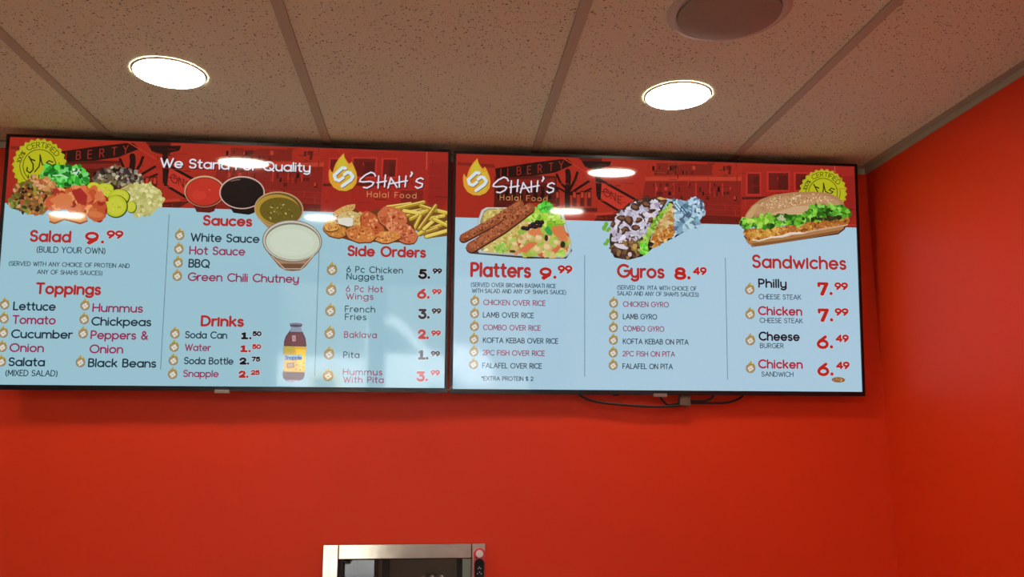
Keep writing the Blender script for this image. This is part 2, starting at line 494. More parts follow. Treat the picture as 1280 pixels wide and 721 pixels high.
# a round geometric stroke alphabet, cap height 1, x-height .68
def A(cx, cy, rx, ry, a0, a1, n=None):
    n = n or max(4, int(abs(a1 - a0) / 20))
    return [(cx + rx * math.cos(math.radians(a0 + (a1 - a0) * k / n)), cy + ry * math.sin(math.radians(a0 + (a1 - a0) * k / n))) for k in range(n + 1)]
X = .68; R = .34
O = lambda cx=R, r=R, cy=R: A(cx, cy, r, R, 0, 360, 18)
FONT = {
    ' ': (.3, []), '.': (.06, [[(0, 0), (.01, 0)]]), ',': (.1, [[(.06, .02), (0, -.16)]]),
    "'": (.04, [[(.03, 1), (0, .78)]]), '*': (.3, [[(.15, .98), (.15, .68)], [(.02, .9), (.28, .75)], [(.02, .75), (.28, .9)]]),
    '(': (.2, [A(.42, .42, .42, .66, 125, 235)]), ')': (.2, [A(-.22, .42, .42, .66, 55, -55)]),
    '&': (.7, [[(.7, 0), (.15, .68)] + A(.3, .8, .18, .2, 200, -40) + [(.1, .42)] + A(.28, .24, .26, .24, 140, 330) + [(.68, .42)]]),
    '$': (.6, [A(.3, .72, .28, .24, 30, 250) + A(.3, .26, .3, .26, 80, -150), [(.3, 1.1), (.3, -.1)]]),
    '%': (.8, [A(.17, .78, .16, .2, 0, 360), A(.63, .22, .16, .2, 0, 360), [(.68, 1), (.12, 0)]]),
    '-': (.3, [[(0, .4), (.3, .4)]]),
    'A': (.84, [[(0, 0), (.42, 1), (.84, 0)], [(.16, .34), (.68, .34)]]),
    'B': (.6, [[(0, 0), (0, 1), (.3, 1)] + A(.3, .77, .24, .23, 90, -90) + [(0, .54)], [(.3, .54)] + A(.32, .27, .28, .27, 90, -90) + [(0, 0)]]),
    'C': (.82, [A(.5, .5, .5, .5, 48, 312)]),
    'D': (.76, [[(0, 0), (0, 1), (.28, 1)] + A(.28, .5, .48, .5, 90, -90) + [(0, 0)]]),
    'E': (.54, [[(.54, 1), (0, 1), (0, 0), (.54, 0)], [(0, .52), (.46, .52)]]),
    'F': (.52, [[(.52, 1), (0, 1), (0, 0)], [(0, .5), (.44, .5)]]),
    'G': (.9, [A(.5, .5, .5, .5, 48, 360) + [(.58, .5)]]),
    'H': (.7, [[(0, 0), (0, 1)], [(.7, 0), (.7, 1)], [(0, .52), (.7, .52)]]),
    'I': (.02, [[(0, 0), (0, 1)]]),
    'J': (.45, [[(.45, 1), (.45, .25)] + A(.22, .25, .23, .25, 0, -160)]),
    'K': (.64, [[(0, 0), (0, 1)], [(.6, 1), (.02, .42)], [(.22, .6), (.64, 0)]]),
    'L': (.5, [[(0, 1), (0, 0), (.5, 0)]]),
    'M': (.88, [[(0, 0), (.06, 1), (.44, .22), (.82, 1), (.88, 0)]]),
    'N': (.7, [[(0, 0), (0, 1), (.7, 0), (.7, 1)]]),
    'O': (1.0, [A(.5, .5, .5, .5, 0, 360, 22)]),
    'P': (.58, [[(0, 0), (0, 1), (.28, 1)] + A(.28, .72, .3, .28, 90, -90) + [(0, .44)]]),
    'Q': (1.0, [A(.5, .5, .5, .5, 0, 360, 22), [(.62, .26), (.98, -.06)]]),
    'R': (.6, [[(0, 0), (0, 1), (.28, 1)] + A(.28, .74, .28, .26, 90, -90) + [(0, .48)], [(.26, .48), (.6, 0)]]),
    'S': (.58, [A(.29, .75, .27, .25, 25, 230) + A(.29, .26, .29, .26, 70, -155)]),
    'T': (.66, [[(0, 1), (.66, 1)], [(.33, 1), (.33, 0)]]),
    'U': (.68, [[(0, 1), (0, .34)] + A(.34, .34, .34, .34, 180, 360) + [(.68, 1)]]),
    'V': (.78, [[(0, 1), (.39, 0), (.78, 1)]]),
    'W': (1.12, [[(0, 1), (.3, 0), (.56, .9), (.82, 0), (1.12, 1)]]),
    'X': (.7, [[(0, 1), (.7, 0)], [(0, 0), (.7, 1)]]),
    'Y': (.7, [[(0, 1), (.35, .48), (.7, 1)], [(.35, .48), (.35, 0)]]),
    'Z': (.66, [[(0, 1), (.66, 1), (0, 0), (.66, 0)]]),
    'a': (X, [O(), [(X, X), (X, 0)]]), 'b': (X, [[(0, 1), (0, 0)], O()]),
    'c': (.58, [A(R, R, R, R, 48, 312)]), 'd': (X, [O(), [(X, 1), (X, 0)]]),
    'e': (X, [[(0.02, R), (X, R)] + A(R, R, R, R, 0, 318)]),
    'f': (.38, [[(.14, 0), (.14, .78)] + A(.34, .8, .2, .2, 180, 75), [(0, .66), (.34, .66)]]),
    'g': (X, [O(), [(X, X), (X, -.08)] + A(R, -.06, R, .24, 0, -150)]),
    'h': (.6, [[(0, 0), (0, 1)], [(0, .36)] + A(.3, .38, .3, .3, 180, 0) + [(.6, 0)]]),
    'i': (.02, [[(0, 0), (0, X)], [(0, .93), (.005, .93)]]),
    'j': (.2, [[(.2, X), (.2, -.1)] + A(.02, -.1, .18, .2, 0, -80), [(.2, .93), (.205, .93)]]),
    'k': (.52, [[(0, 0), (0, 1)], [(.48, X), (.02, .28)], [(.18, .42), (.52, 0)]]),
    'l': (.02, [[(0, 0), (0, 1)]]),
    'm': (1.0, [[(0, 0), (0, X)], [(0, .4)] + A(.25, .42, .25, .26, 180, 0) + [(.5, 0)], [(.5, .4)] + A(.75, .42, .25, .26, 180, 0) + [(1, 0)]]),
    'n': (.58, [[(0, 0), (0, X)], [(0, .38)] + A(.29, .38, .29, .3, 180, 0) + [(.58, 0)]]),
    'o': (X, [O()]), 'p': (X, [[(0, X), (0, -.3)], O()]), 'q': (X, [O(), [(X, X), (X, -.3)]]),
    'r': (.32, [[(0, 0), (0, X)], [(0, .36)] + A(.3, .38, .3, .3, 180, 80)]),
    's': (.44, [A(.22, .51, .2, .17, 30, 235) + A(.22, .17, .22, .17, 75, -150)]),
    't': (.38, [[(.16, .94), (.16, .16)] + A(.34, .18, .18, .18, 180, 280), [(0, X), (.38, X)]]),
    'u': (.58, [[(0, X), (0, .3)] + A(.29, .3, .29, .3, 180, 360) + [(.58, X)], [(.58, X), (.58, 0)]]),
    'v': (.6, [[(0, X), (.3, 0), (.6, X)]]),
    'w': (.92, [[(0, X), (.24, 0), (.46, .6), (.68, 0), (.92, X)]]),
    'x': (.54, [[(0, X), (.54, 0)], [(0, 0), (.54, X)]]),
    'y': (.58, [[(0, X), (0, .3)] + A(.29, .3, .29, .3, 180, 360) + [(.58, X)], [(.58, X), (.58, -.08)] + A(.29, -.06, .29, .24, 0, -150)]),
    'z': (.5, [[(0, X), (.5, X), (0, 0), (.5, 0)]]),
    '0': (.66, [A(.33, .5, .33, .5, 0, 360, 20)]),
    '1': (.24, [[(0, .8), (.22, 1), (.22, 0)]]),
    '2': (.58, [A(.29, .72, .28, .28, 165, -35) + [(0, 0), (.58, 0)]]),
    '3': (.56, [[(.02, 1), (.52, 1), (.24, .6)] + A(.26, .3, .29, .3, 88, -150)]),
    '4': (.66, [[(.5, 0), (.5, 1), (0, .28), (.66, .28)]]),
    '5': (.56, [[(.5, 1), (.08, 1), (.03, .55)] + A(.26, .33, .3, .33, 120, -150)]),
    '6': (.6, [[(.42, 1), (.06, .48)] + A(.3, .31, .3, .31, 150, 510)]),
    '7': (.56, [[(0, 1), (.56, 1), (.18, 0)]]),
    '8': (.58, [A(.29, .75, .24, .25, 0, 360), A(.29, .26, .29, .26, 0, 360)]),
    '9': (.6, [A(.3, .69, .3, .31, 0, 360), [(.6, .69), (.54, .42), (.2, 0)]]),
}
FONT_HEAVY = {   # rounded display numerals of the prices, bold strokes with small slabs
    '.': (.12, [[(.05, .06), (.06, .06)], [(.07, .06), (.08, .06)], [(.06, .09), (.07, .09)]]),
    '1': (.5, [[(.04, .82), (.26, .96), (.26, .04)], [(.02, .03), (.5, .03)], [(.20, .9), (.20, .05)]]),
    '2': (.66, [A(.32, .7, .28, .28, 175, -40) + [(.06, .04)], [(.06, .04), (.64, .04)], [(.1, .1), (.6, .1)]]),
    '7': (.68, [[(.02, .98), (.66, .98), (.3, .0)], [(.02, .98), (.03, .78)], [(.56, .9), (.22, .0)]]),
    '9': (.64, [A(.32, .64, .3, .33, 0, 360), [(.62, .64), (.56, .3), (.2, -.1)], [(.5, .4), (.14, -.02)]]),
    '6': (.64, [[(.52, 1.0), (.12, .6)] + A(.32, .32, .31, .32, 150, 510), [(.4, .9), (.1, .5)]]),
    '8': (.64, [A(.32, .74, .26, .25, 0, 360), A(.32, .26, .31, .27, 0, 360), [(.1, .62), (.54, .4)]]),
    '5': (.64, [[(.58, .98), (.14, .98), (.1, .58)] + A(.3, .32, .32, .32, 120, -160)]),
    '3': (.62, [[(.04, .98), (.58, .98), (.28, .62)] + A(.3, .3, .3, .32, 85, -160)]),
}
def measure(text, gap, heavy=False):
    return sum((FONT_HEAVY.get(c, FONT[c]) if heavy else FONT[c])[0] + gap for c in text) - gap

NAVY, MAG, RED, DRED = (24, 46, 62), (152, 40, 84), (184, 44, 44), (120, 30, 44)
INKB, HALO = (14, 18, 26), (205, 206, 216)
PRED = (184, 38, 32)

def flame_bullet(K, x, y, s=1.0, bg=(206, 212, 196)):
    K = K.new('flame_bullet')
    s *= 1.08
    K.poly([(x - 5.8 * s, y + 1 * s), (x - 5.2 * s, y - 4.2 * s), (x - 3.6 * s, y - 3.4 * s), (x - 2.6 * s, y - 6 * s), (x + .6 * s, y - 9.6 * s), (x + 1.4 * s, y - 6.6 * s), (x + 2.6 * s, y - 5.4 * s), (x + 3.8 * s, y - 7 * s), (x + 5.6 * s, y - 3 * s), (x + 5.8 * s, y + 1 * s)], (186, 160, 62))
    K.ell(x, y, 5.7 * s, 5.5 * s, (148, 124, 82))
    K.ell(x, y, 4.7 * s, 4.5 * s, (176, 150, 116))
    f = lambda pts: [(x + a * s, y + b * s) for a, b in pts]
    K.line(f([(1.6, -3.0), (-2.8, -.2), (-2.0, 1.0), (-.4, 1.3)]), 1.5, (222, 226, 214)); K.line(f([(.2, -.9), (2.2, -.8), (2.9, .4), (-1.2, 3.1)]), 1.5, (222, 226, 214))

def logo(K, m):
    K.fm = m
    fl = [(190, 65), (196, 95), (212, 120), (224, 135), (238, 120), (252, 145), (268, 185), (274, 220), (268, 258), (245, 290), (205, 307), (160, 303), (125, 283), (102, 248), (96, 205), (98, 178), (104, 164), (112, 182), (122, 188), (128, 160), (140, 130), (160, 98)]
    K.poly([(x * 1.0 + 3, y + 4) for x, y in fl], (96, 40, 24))
    K.poly(fl, (222, 158, 48))
    K.poly([(190, 80), (203, 120), (222, 160), (250, 150), (262, 215), (240, 280), (200, 298), (165, 296), (205, 200), (140, 190), (150, 130)], (214, 178, 54))
    K.poly([(188, 76), (196, 105), (206, 130), (170, 175), (146, 160), (158, 115)], (206, 186, 52))
    for dx, col in ((4, (120, 84, 60)), (0, (216, 228, 234))):
        K.line([(200 + dx, 162 + dx), (182 + dx, 158 + dx), (131 + dx, 205 + dx), (138 + dx, 231 + dx), (160 + dx, 240 + dx), (185 + dx, 221 + dx)], 4.1, col)
        K.line([(194 + dx, 201 + dx), (212 + dx, 187 + dx), (230 + dx, 190 + dx), (247 + dx, 214 + dx), (234 + dx, 236 + dx), (180 + dx, 274 + dx)], 4.1, col)
    K.fm = None

def shahs(K, m):
    K.fm = m
    for d, w_, col in ((5, 2.4, (80, 22, 22)), (0, 1.9, (226, 222, 234))):
        f = lambda pts: [(x + d, y + d) for x, y in pts]
        K.line(f([(388, 212), (380, 196), (360, 188), (325, 205), (295, 232), (290, 246), (310, 250), (355, 246), (378, 254), (366, 272), (335, 288), (314, 284)]), w_, col)
        K.line(f([(408, 212), (404, 288)]), w_, col); K.line(f([(450, 206), (444, 280)]), w_, col); K.line(f([(398, 254), (456, 244)]), w_, col)
        K.line(f([(466, 288), (484, 224), (522, 284)]), w_, col); K.line(f([(470, 262), (524, 254)]), w_, col)
        K.line(f([(536, 214), (536, 282)]), w_, col); K.line(f([(578, 212), (572, 280)]), w_, col); K.line(f([(528, 252), (586, 242)]), w_, col)
        K.line(f([(612, 188), (616, 196), (606, 214)]), w_ * 1.15, col)
        K.line(f([(684, 232), (670, 224), (648, 232), (640, 246), (656, 254), (680, 262), (676, 280), (650, 290), (636, 280)]), w_, col)
    K.fm = None

def seal(K, cx, cy, r, sq=1.0):
    n = 26; out = []
    for k in range(n * 4):
        a = 2 * math.pi * k / (n * 4); q = r * (1 + .045 * math.sin(a * n))
        out.append((cx + q * math.cos(a), cy + q * math.sin(a) * sq))
    K.poly(out, (178, 178, 34))
    K.ell(cx, cy, r * .93, r * .93 * sq, (186, 186, 30))
    INKC = (52, 48, 18)
    K.arcl(cx, cy, r * .62, r * .62 * sq, 0, 360, .9, INKC, 48)
    K.arcl(cx, cy, r * .74, r * .74 * sq, 95, 190, .8, INKC)
    K.arcl(cx, cy, r * .74, r * .74 * sq, -10, 40, .8, INKC)
    # curved lettering
    def along(txt, a0, a1, rad, cap):
        nat = measure(txt, .22); pos = 0
        for ch in txt:
            adv, st = FONT[ch]
            for q in st:
                pts = []
                for gx, gy in q:
                    a = math.radians(a0 + (a1 - a0) * (pos + gx) / nat)
                    rr = rad + gy * cap
                    pts.append((cx + rr * math.cos(a), cy + rr * math.sin(a) * sq))
                K.line(pts, .85, INKC)
            pos += adv + .22
    along('100%', 190, 222, r * .70, r * .17)
    along('CERTIFIED', 234, 330, r * .70, r * .19)
    # the script word in the middle
    f = lambda pts: [(cx + x * r, cy + y * r * sq) for x, y in pts]
    K.line(f([(.50, -.14), (.36, -.20), (.26, -.12), (.44, -.04), (.30, .04), (.10, -.06), (.02, -.42), (.02, -.16), (-.02, .02), (-.18, .22)]), 1.5, INKC)
    K.line(f([(-.40, -.36), (-.24, -.06), (-.24, .14), (-.36, .26), (-.48, .18), (-.46, .06)]), 1.7, INKC)
    K.line(f([(-.32, -.26), (-.18, -.20)]), 1.8, INKC)
    sx = .16 * r
    for i, ch in enumerate('HALAL'):
        for q in FONT[ch][1]:
            K.line([(cx - .42 * r + i * .2 * r + gx * sx, cy + .60 * r * sq - gy * .26 * r) for gx, gy in q], 1.2, INKC)

def to_left(m):            # same spot on the left screen as m gives on the right one
    return lambda x, y: px(TVR, *m(x, y))
c7, c8, cb = crop(560, 185, 5.15), crop(735, 190, 5.153), crop(900, 190, 5.152)

def banner(T, parent, yl, yr):
    """red street picture along the top of the screen"""
    K = Ink(T, 'uv', .0003)
    u0, u1, v1 = -SW / 2, SW / 2, SH / 2
    ve = [px(T, *yl)[1], px(T, *yr)[1]]; vb = sum(ve) / 2
    K.poly([(u0, vb), (u1, vb), (u1, v1), (u0, v1)], (164, 42, 28))
    D1, D2, D3, LT = (34, 12, 9), (86, 24, 17), (126, 33, 24), (184, 60, 40)
    def g(m): K._m = m
    def poly(m, pts, c):
        q = [px(TVR, *m(*p)) for p in pts]
        q = [(max(u0, min(u1, u)), max(vb, min(v1, v))) for u, v in q]
        K.poly(q, c)
    def line(m, pts, w_, c):
        K.path([(max(u0, min(u1, u)), max(vb + .002, min(v1 - .002, v))) for u, v in [px(TVR, *m(*p)) for p in pts]], w_ * SCALE, c)
    # theatre front with its sign band
    poly(c7, [(60, 90), (300, 105), (300, 130), (60, 110)], D3)
    poly(c7, [(300, 185), (295, 390), (400, 390), (560, 350), (700, 360), (700, 180), (560, 178)], D2)
    poly(c7, [(300, 205), (690, 195), (690, 225), (300, 235)], D3)
    for x in range(320, 690, 46): poly(c7, [(x, 250), (x + 24, 250), (x + 24, 330), (x, 330)], D1)
    poly(c7, [(303, 132), (430, 112), (560, 92), (720, 72), (770, 70), (810, 105), (690, 158), (560, 178), (310, 192)], D1)
    for i, (ch, x, y) in enumerate(zip('LIBERTY', (340, 385, 445, 512, 580, 650, 715), (184, 178, 170, 164, 156, 146, 134))):
        for q in FONT[ch][1]:
            line(c7, [(x + gx * 40, y + 3 - gy * 50 - gx * 5) for gx, gy in q], 1.1, (150, 44, 34))
    line(c7, [(740, 66), (980, 210)], 1.2, LT)
    poly(c7, [(840, 60), (990, 60), (990, 150), (900, 130)], D2)
    # bare tree
    for pts, w_ in (([(770, 395), (768, 300), (775, 180), (770, 150)], 7), ([(772, 290), (820, 200), (832, 158)], 3.4), ([(775, 300), (850, 250), (905, 215)], 3.2), ([(770, 270), (722, 220), (700, 170)], 3.2), ([(774, 300), (860, 290), (920, 262)], 2.6), ([(768, 290), (720, 262), (690, 252)], 2.6)):
        line(c7, pts, w_, D1)
    for x in (690, 800, 850, 895):
        poly(c7, [(x, 275), (x + 28, 275), (x + 28, 375), (x, 375)], D2)
        poly(c7, [(x + 6, 285), (x + 22, 285), (x + 22, 320), (x + 6, 320)], LT)
    poly(c7, [(680, 385), (960, 385), (960, 410), (680, 410)], D2); line(c7, [(690, 420), (980, 425)], 1.4, LT)
    # post with the arrow sign
    poly(c8, [(-40, 60), (150, 60), (140, 90), (60, 110), (-20, 95)], D1)
    poly(c8, [(40, 60), (75, 70), (80, 300), (55, 290)], D1)
    poly(c8, [(70, 165), (345, 320), (235, 410), (62, 305)], D1)
    poly(c8, [(88, 195), (322, 325), (228, 388), (82, 300)], (190, 52, 38))
    for ch, x, y in zip('ONE', (100, 148, 192), (276, 300, 325)):
        for q in FONT[ch][1]:
            line(c8, [(x + gx * 40, y - gy * 46 + gx * 22) for gx, gy in q], 1.1, (66, 22, 18))
    poly(c8, [(40, 395), (160, 385), (160, 400), (40, 410)], LT); poly(c8, [(60, 410), (220, 400), (160, 460), (40, 460)], D2)
    # street of houses
    poly(c8, [(370, 185), (985, 185), (985, 480), (330, 480), (345, 320)], (132, 33, 26))
    poly(c8, [(370, 160), (990, 160), (990, 186), (370, 186)], LT)
    poly(c8, [(440, 70), (800, 80), (800, 150), (440, 150)], D3)
    rng = random.Random(4)
    for k in range(46):
        x, y = rng.uniform(390, 960), rng.choice((90, 120, 200, 225, 255, 285))
        h = rng.uniform(18, 34); wd = rng.uniform(8, 20)
        poly(c8, [(x, y), (x + wd, y), (x + wd, y + h), (x, y + h)], rng.choice((D1, D2, D2, (96, 26, 20), LT)))
    for x in (430, 545, 690, 780, 860): poly(c8, [(x, 200), (x + 10, 200), (x + 10, 280), (x, 280)], (176, 48, 36))
    for y in (320, 352, 386, 420): line(c8, [(380, y), (985, y + 26)], 1.0, (152, 40, 32))
    poly(c8, [(700, 400), (985, 420), (985, 480), (700, 480)], (104, 28, 22))
    # bus
    poly(cb, [(140, 95), (700, 90), (990, 100), (990, 490), (140, 480)], (160, 38, 30))
    for a, b, c, d in ((165, 265, 130, 280), (300, 450, 125, 255), (475, 570, 130, 255)):
        poly(cb, [(a, c), (b, c), (b, d), (a, d)], (184, 48, 38))
        poly(cb, [(a + 12, c + 10), (b - 10, c + 10), (b - 10, d - 10), (a + 12, d - 10)], (104, 26, 22))
        poly(cb, [((a + b) / 2, c + 30), (b - 16, c + 30), (b - 16, d - 14), ((a + b) / 2, d - 14)], (84, 22, 18))
    poly(cb, [(140, 290), (560, 285), (560, 300), (140, 305)], D2)
    poly(cb, [(760, 160), (870, 150), (870, 400), (830, 460), (760, 400)], (146, 34, 28))
    line(cb, [(738, 90), (742, 200)], 1.6, (196, 70, 60)); line(cb, [(150, 460), (880, 470)], 1.2, (190, 62, 50))
    poly(cb, [(600, 330), (730, 330), (730, 420), (600, 420)], D3)
    rng = random.Random(8)
    for k in range(150):
        m, xr, yr = rng.choice(((c8, (370, 980), (190, 470)), (c8, (370, 980), (70, 185)), (cb, (150, 900), (95, 470)), (c7, (300, 960), (200, 400)), (c8, (-20, 340), (60, 450))))
        x, y = rng.uniform(*xr), rng.uniform(*yr); c = rng.choice(((66, 20, 15), (90, 25, 18), (120, 30, 22), (176, 50, 36), (140, 38, 28)))
        if rng.random() < .55: line(m, [(x, y), (x + rng.uniform(20, 90), y + rng.uniform(0, 6))], rng.uniform(.4, 1.0), c)
        else: line(m, [(x, y), (x + 2, y + rng.uniform(12, 50))], rng.uniform(.4, 1.2), c)
    K.build('header_picture', parent, M['display'])
    return vb

def screen(T, root, blue):
    K = Ink(T, 'uv', 0.0)
    u0, u1, v0, v1 = -SW / 2, SW / 2, -SH / 2, SH / 2
    vb = v1 - .262 * SH
    K.raw([(u0, v0), (u1, v0), (u1, vb), (u0, vb)], blue)
    K.raw([(u0, vb), (u1, vb), (u1, v1), (u0, v1)], (164, 42, 28))
    return K.build('screen', root, M['panel'])
BLUE_L, BLUE_R = (158, 199, 213), (172, 207, 226)
scl, scr = screen(TVL, tvl, BLUE_L), screen(TVR, tvr, BLUE_R)
banner(TVL, scl, (16, 252.9), (559, 270)); banner(TVR, scr, (569, 271), (1071, 285))

ZP, ZT = .0012, .0009       # layers: pictures, text
DSP = M['display']
class Section:
    """one column of the menu: its heading, each line of text, each bullet and each price"""
    def __init__(s, T, *_):
        s.T = T; s.made = []
    def new(s, name):
        k = Ink(s.T, None, ZT); s.made.append((k, name)); return k
    def text(s, *a, **k): s.new('menu_line').text(*a, **k)
    def build(s, name, parent, m):
        for k, n in s.made: k.build(n, parent, m)
def sup(K, s, x0, x1, yb, cap, col, w_=1.9): K.text(s, x0, x1, yb, cap, col, w_, gap=.2, under=[(HALO, 1.1)])
def price(K, s, x0, x1, yb, cap, col, w_, s2, x2, x3, yb2, cap2, w2=1.9):
    k = K.new('menu_price')
    k.text(s, x0, x1, yb, cap, col, w_ * .96, heavy=True, gap=.2, under=[(HALO, 1.1)])
    sup(k, s2, x2, x3, yb2, cap2, col, w2 * 1.12)
HEADU = [((196, 190, 198), 1.0), ((128, 40, 52), .6)]
FONT['\u0131'] = (.02, [[(0, 0), (0, .82)]])
def heading(K, s, x0, x1, yb, cap, w_=2.7, col=RED): K.new('menu_heading').text(s.replace('i', '\u0131'), x0, x1, yb, cap, col, w_ * .8, gap=.26, under=HEADU)

# ---- left screen: lettering
K = Ink(TVL, None, ZT)
K.text('We Stand For Quality', 201, 389.4, 210.6, 12.6, (70, 20, 22), 2.3, gap=.2)
K.text('We Stand For Quality', 200, 388.4, 209.6, 12.6, (226, 226, 236), 2.0, gap=.2)
K.build('slogan', scl, DSP)
K = Section(TVL, None, ZT)
heading(K, 'Salad', 37.2, 88.5, 302, 14.6)
price(K, '9.', 105.3, 131.2, 304.5, 15.5, PRED, 3.5, '99', 133, 154.2, 298.3, 10.6, 2.3)
K.text('(BUILD YOUR OWN)', 45.8, 131.8, 315.6, 8, NAVY, .95)
K.text('(SERVED WITH ANY CHOICE OF PROTEIN AND', 11, 162.3, 332, 5.8, NAVY, .75)
K.text('ANY OF SHAHS SAUCES)', 46.4, 128.2, 342.6, 5.8, NAVY, .75)
K.build('salad_text', scl, DSP)
K = Section(TVL, None, ZT)
heading(K, 'Toppings', 44.9, 126, 367.4, 14.4)
for s, x0, x1, yb, c in (('Lettuce', 16.2, 69.6, 387.8, NAVY), ('Tomato', 15.3, 69.6, 404.9, MAG), ('Cucumber', 13.7, 90.6, 422.6, NAVY), ('Onion', 11.6, 54.9, 439.9, MAG), ('Salata', 10.4, 56.1, 457.6, NAVY),
                         ('Hummus', 115.3, 178.8, 390, MAG), ('Chickpeas', 114, 189.2, 406.9, NAVY), ('Peppers &', 113, 185, 423.9, MAG), ('Onion', 111.7, 154, 441.5, MAG), ('Black Beans', 109.9, 195.3, 458.8, NAVY)):
    K.text(s, x0, x1, yb, 11.2, c, 1.75)
K.text('(MIXED SALAD)', 6.7, 72, 469.9, 8, NAVY, 1.0)
for x, y in ((6.1, 381), (5.2, 398.6), (4.3, 416.4), (3, 434.2), (1.8, 452.4), (106.5, 382.2), (105.3, 399.6), (104, 417.2), (100.7, 453.2)): flame_bullet(K, x, y, .95)
K.build('toppings_text', scl, DSP)
K = Section(TVL, None, ZT)
heading(K, 'Sauces', 253.7, 315, 281.7, 13)
for s, x0, x1, yb, c in (('White Sauce', 238, 324.4, 301.9, NAVY), ('Hot Sauce', 236.4, 306.5, 318.2, MAG), ('BBQ', 235.4, 262.2, 334.4, NAVY), ('Green Chili Chutney', 234.5, 373.7, 351.2, MAG)):
    K.text(s, x0, x1, yb, 11, c, 1.7)
for x, y in ((224.7, 294.4), (223.7, 311.6), (222.7, 328.9), (221.7, 345.4)): flame_bullet(K, x, y, .95)
K.build('sauces_text', scl, DSP)
K = Section(TVL, None, ZT)
heading(K, 'Drinks', 251, 304.6, 407.6, 13.4)
for s, x0, x1, yb, c, p, px0, px1, pyb, q, qx0, qx1, qyb in (
        ('Soda Can', 231.2, 284, 422.8, NAVY, '1.', 301, 315, 424.2, '50', 315.6, 327, 420), ('Water', 230.9, 263.5, 438.6, MAG, '1.', 300, 314, 440.3, '50', 315.2, 326.4, 436.2),
        ('Soda Bottle', 229.9, 291.8, 455.2, NAVY, '2.', 298.7, 312, 455.9, '75', 314.3, 325.4, 451.8), ('Snapple', 228.9, 273.3, 471.2, MAG, '2.', 297.7, 311, 472.4, '25', 313.4, 324.8, 468.6)):
    K.text(s, x0, x1, yb, 9.2, c, 1.35)
    price(K, p, px0, px1, pyb, 9.4, INKB if c == NAVY else PRED, 2.6, q, qx0, qx1, qyb, 6.2, 1.5)
for x, y in ((218.8, 417.4), (217.8, 434), (216.8, 450.9), (215.9, 467.9)): flame_bullet(K, x, y, .95)
K.build('drinks_text', scl, DSP)
K = Section(TVL, None, ZT)
heading(K, 'Side Orders', 434.4, 532.3, 320, 13.4)
for s, x0, x1, yb, c in (('6 Pc Chicken', 433, 503.7, 340.6, NAVY), ('Nuggets', 433, 479.6, 349.4, NAVY), ('6 Pc Hot', 432.2, 478.7, 364.8, MAG), ('Wings', 432.2, 466.8, 374.3, MAG), ('French', 431, 469, 390.2, NAVY), ('Fries', 431, 458, 400, NAVY),
                         ('Baklava', 430, 471, 422.2, MAG), ('Pita', 429, 449.3, 447.5, NAVY), ('Hummus', 428.5, 478, 468.8, MAG), ('With Pita', 428.8, 479.6, 478.4, MAG)):
    K.text(s, x0, x1, yb, 8.4, c, 1.1, gap=.3)
for p, x0, x1, yb, c, q, q0, q1, qb in (('5.', 522.6, 538.2, 348.8, INKB, '99', 540.6, 552.5, 342.2), ('6.', 520.9, 537.6, 373.5, PRED, '99', 540, 552, 368), ('3.', 522.4, 537.6, 398.6, INKB, '99', 539.6, 551.6, 392.2), ('2.', 521.7, 536.6, 424.2, PRED, '99', 539, 551, 419.8), ('1.', 522.3, 536.2, 449.8, INKB, '99', 538.4, 550, 445.6), ('3.', 520, 535.6, 476.7, PRED, '99', 538, 550, 469.4)):
    price(K, p, x0, x1, yb, 13, c, 3.3, q, q0, q1, qb, 7, 1.7)
for x, y in ((415, 337.6), (414, 363), (413, 389), (412.2, 417.2), (411.4, 443), (410.2, 470)): flame_bullet(K, x, y, 1.05)
K.build('side_orders_text', scl, DSP)
K = Ink(TVL, None, ZT)
for a, b in (((211.5, 268), (200.9, 462)), ((398.8, 300), (394, 470))):
    K = Ink(TVL, None, ZT); ua, ub = K.P(a), K.P(b); u_ = (ua[0] + ub[0]) / 2
    K.strip([(u_, ua[1]), (u_, ub[1])], .9 * SCALE, (104, 138, 152), False)
    K.build('divider_line', scl, DSP)

# ---- left screen: logo, seal and pictures
dL = lambda x, y: (411.2 + (x - 97) * .2000, 191.4 + (y - 65) * .1970)
K = Ink(TVL, None, ZP); logo(K, dL); K.build('flame_logo', scl, DSP)
K = Ink(TVL, None, ZP); shahs(K, lambda x, y: (449.7 + (x - 290) * .2010, 215.4 + (y - 188) * .1960)); K.text('Halal Food', 458.7, 520.5, 246.4, 7.4, (206, 150, 96), .8, gap=.42); K.build('brand_lettering', scl, DSP)
K = Ink(TVL, None, ZT); seal(K, 49.6, 207.5, 33.2); K.build('certified_seal', scl, DSP)

K = Ink(TVL, crop(0, 160, 5.545), ZP)
sal = [(64, 520), (110, 410), (230, 340), (330, 370), (420, 420), (360, 540), (300, 604), (205, 598), (70, 550)]
oni = [(636, 350), (700, 292), (800, 262), (900, 280), (1000, 345), (985, 392), (820, 415), (660, 385)]
chk = [(820, 432), (900, 392), (1040, 385), (1118, 436), (1132, 520), (1045, 606), (930, 612), (900, 500)]
let = [(286, 320), (330, 270), (420, 254), (560, 268), (616, 320), (605, 392), (520, 414), (400, 410), (320, 370)]
tom = [(326, 490), (420, 432), (560, 405), (715, 440), (750, 560), (735, 622), (650, 645), (590, 600), (470, 570), (350, 560)]
K.poly(let, (40, 150, 44)); K.scatter(let, 60, 26, [(52, 176, 50), (28, 128, 34), (84, 204, 70), (40, 160, 46), (120, 214, 116), (20, 96, 30)], 1)
K.scatter([(500, 280), (570, 285), (580, 320), (520, 330)], 6, 14, [(190, 226, 190), (30, 70, 50)], 21)
K.line([(370, 330), (430, 326), (470, 345)], 1.4, (180, 232, 180)); K.line([(520, 320), (515, 370)], 1.2, (120, 220, 90))
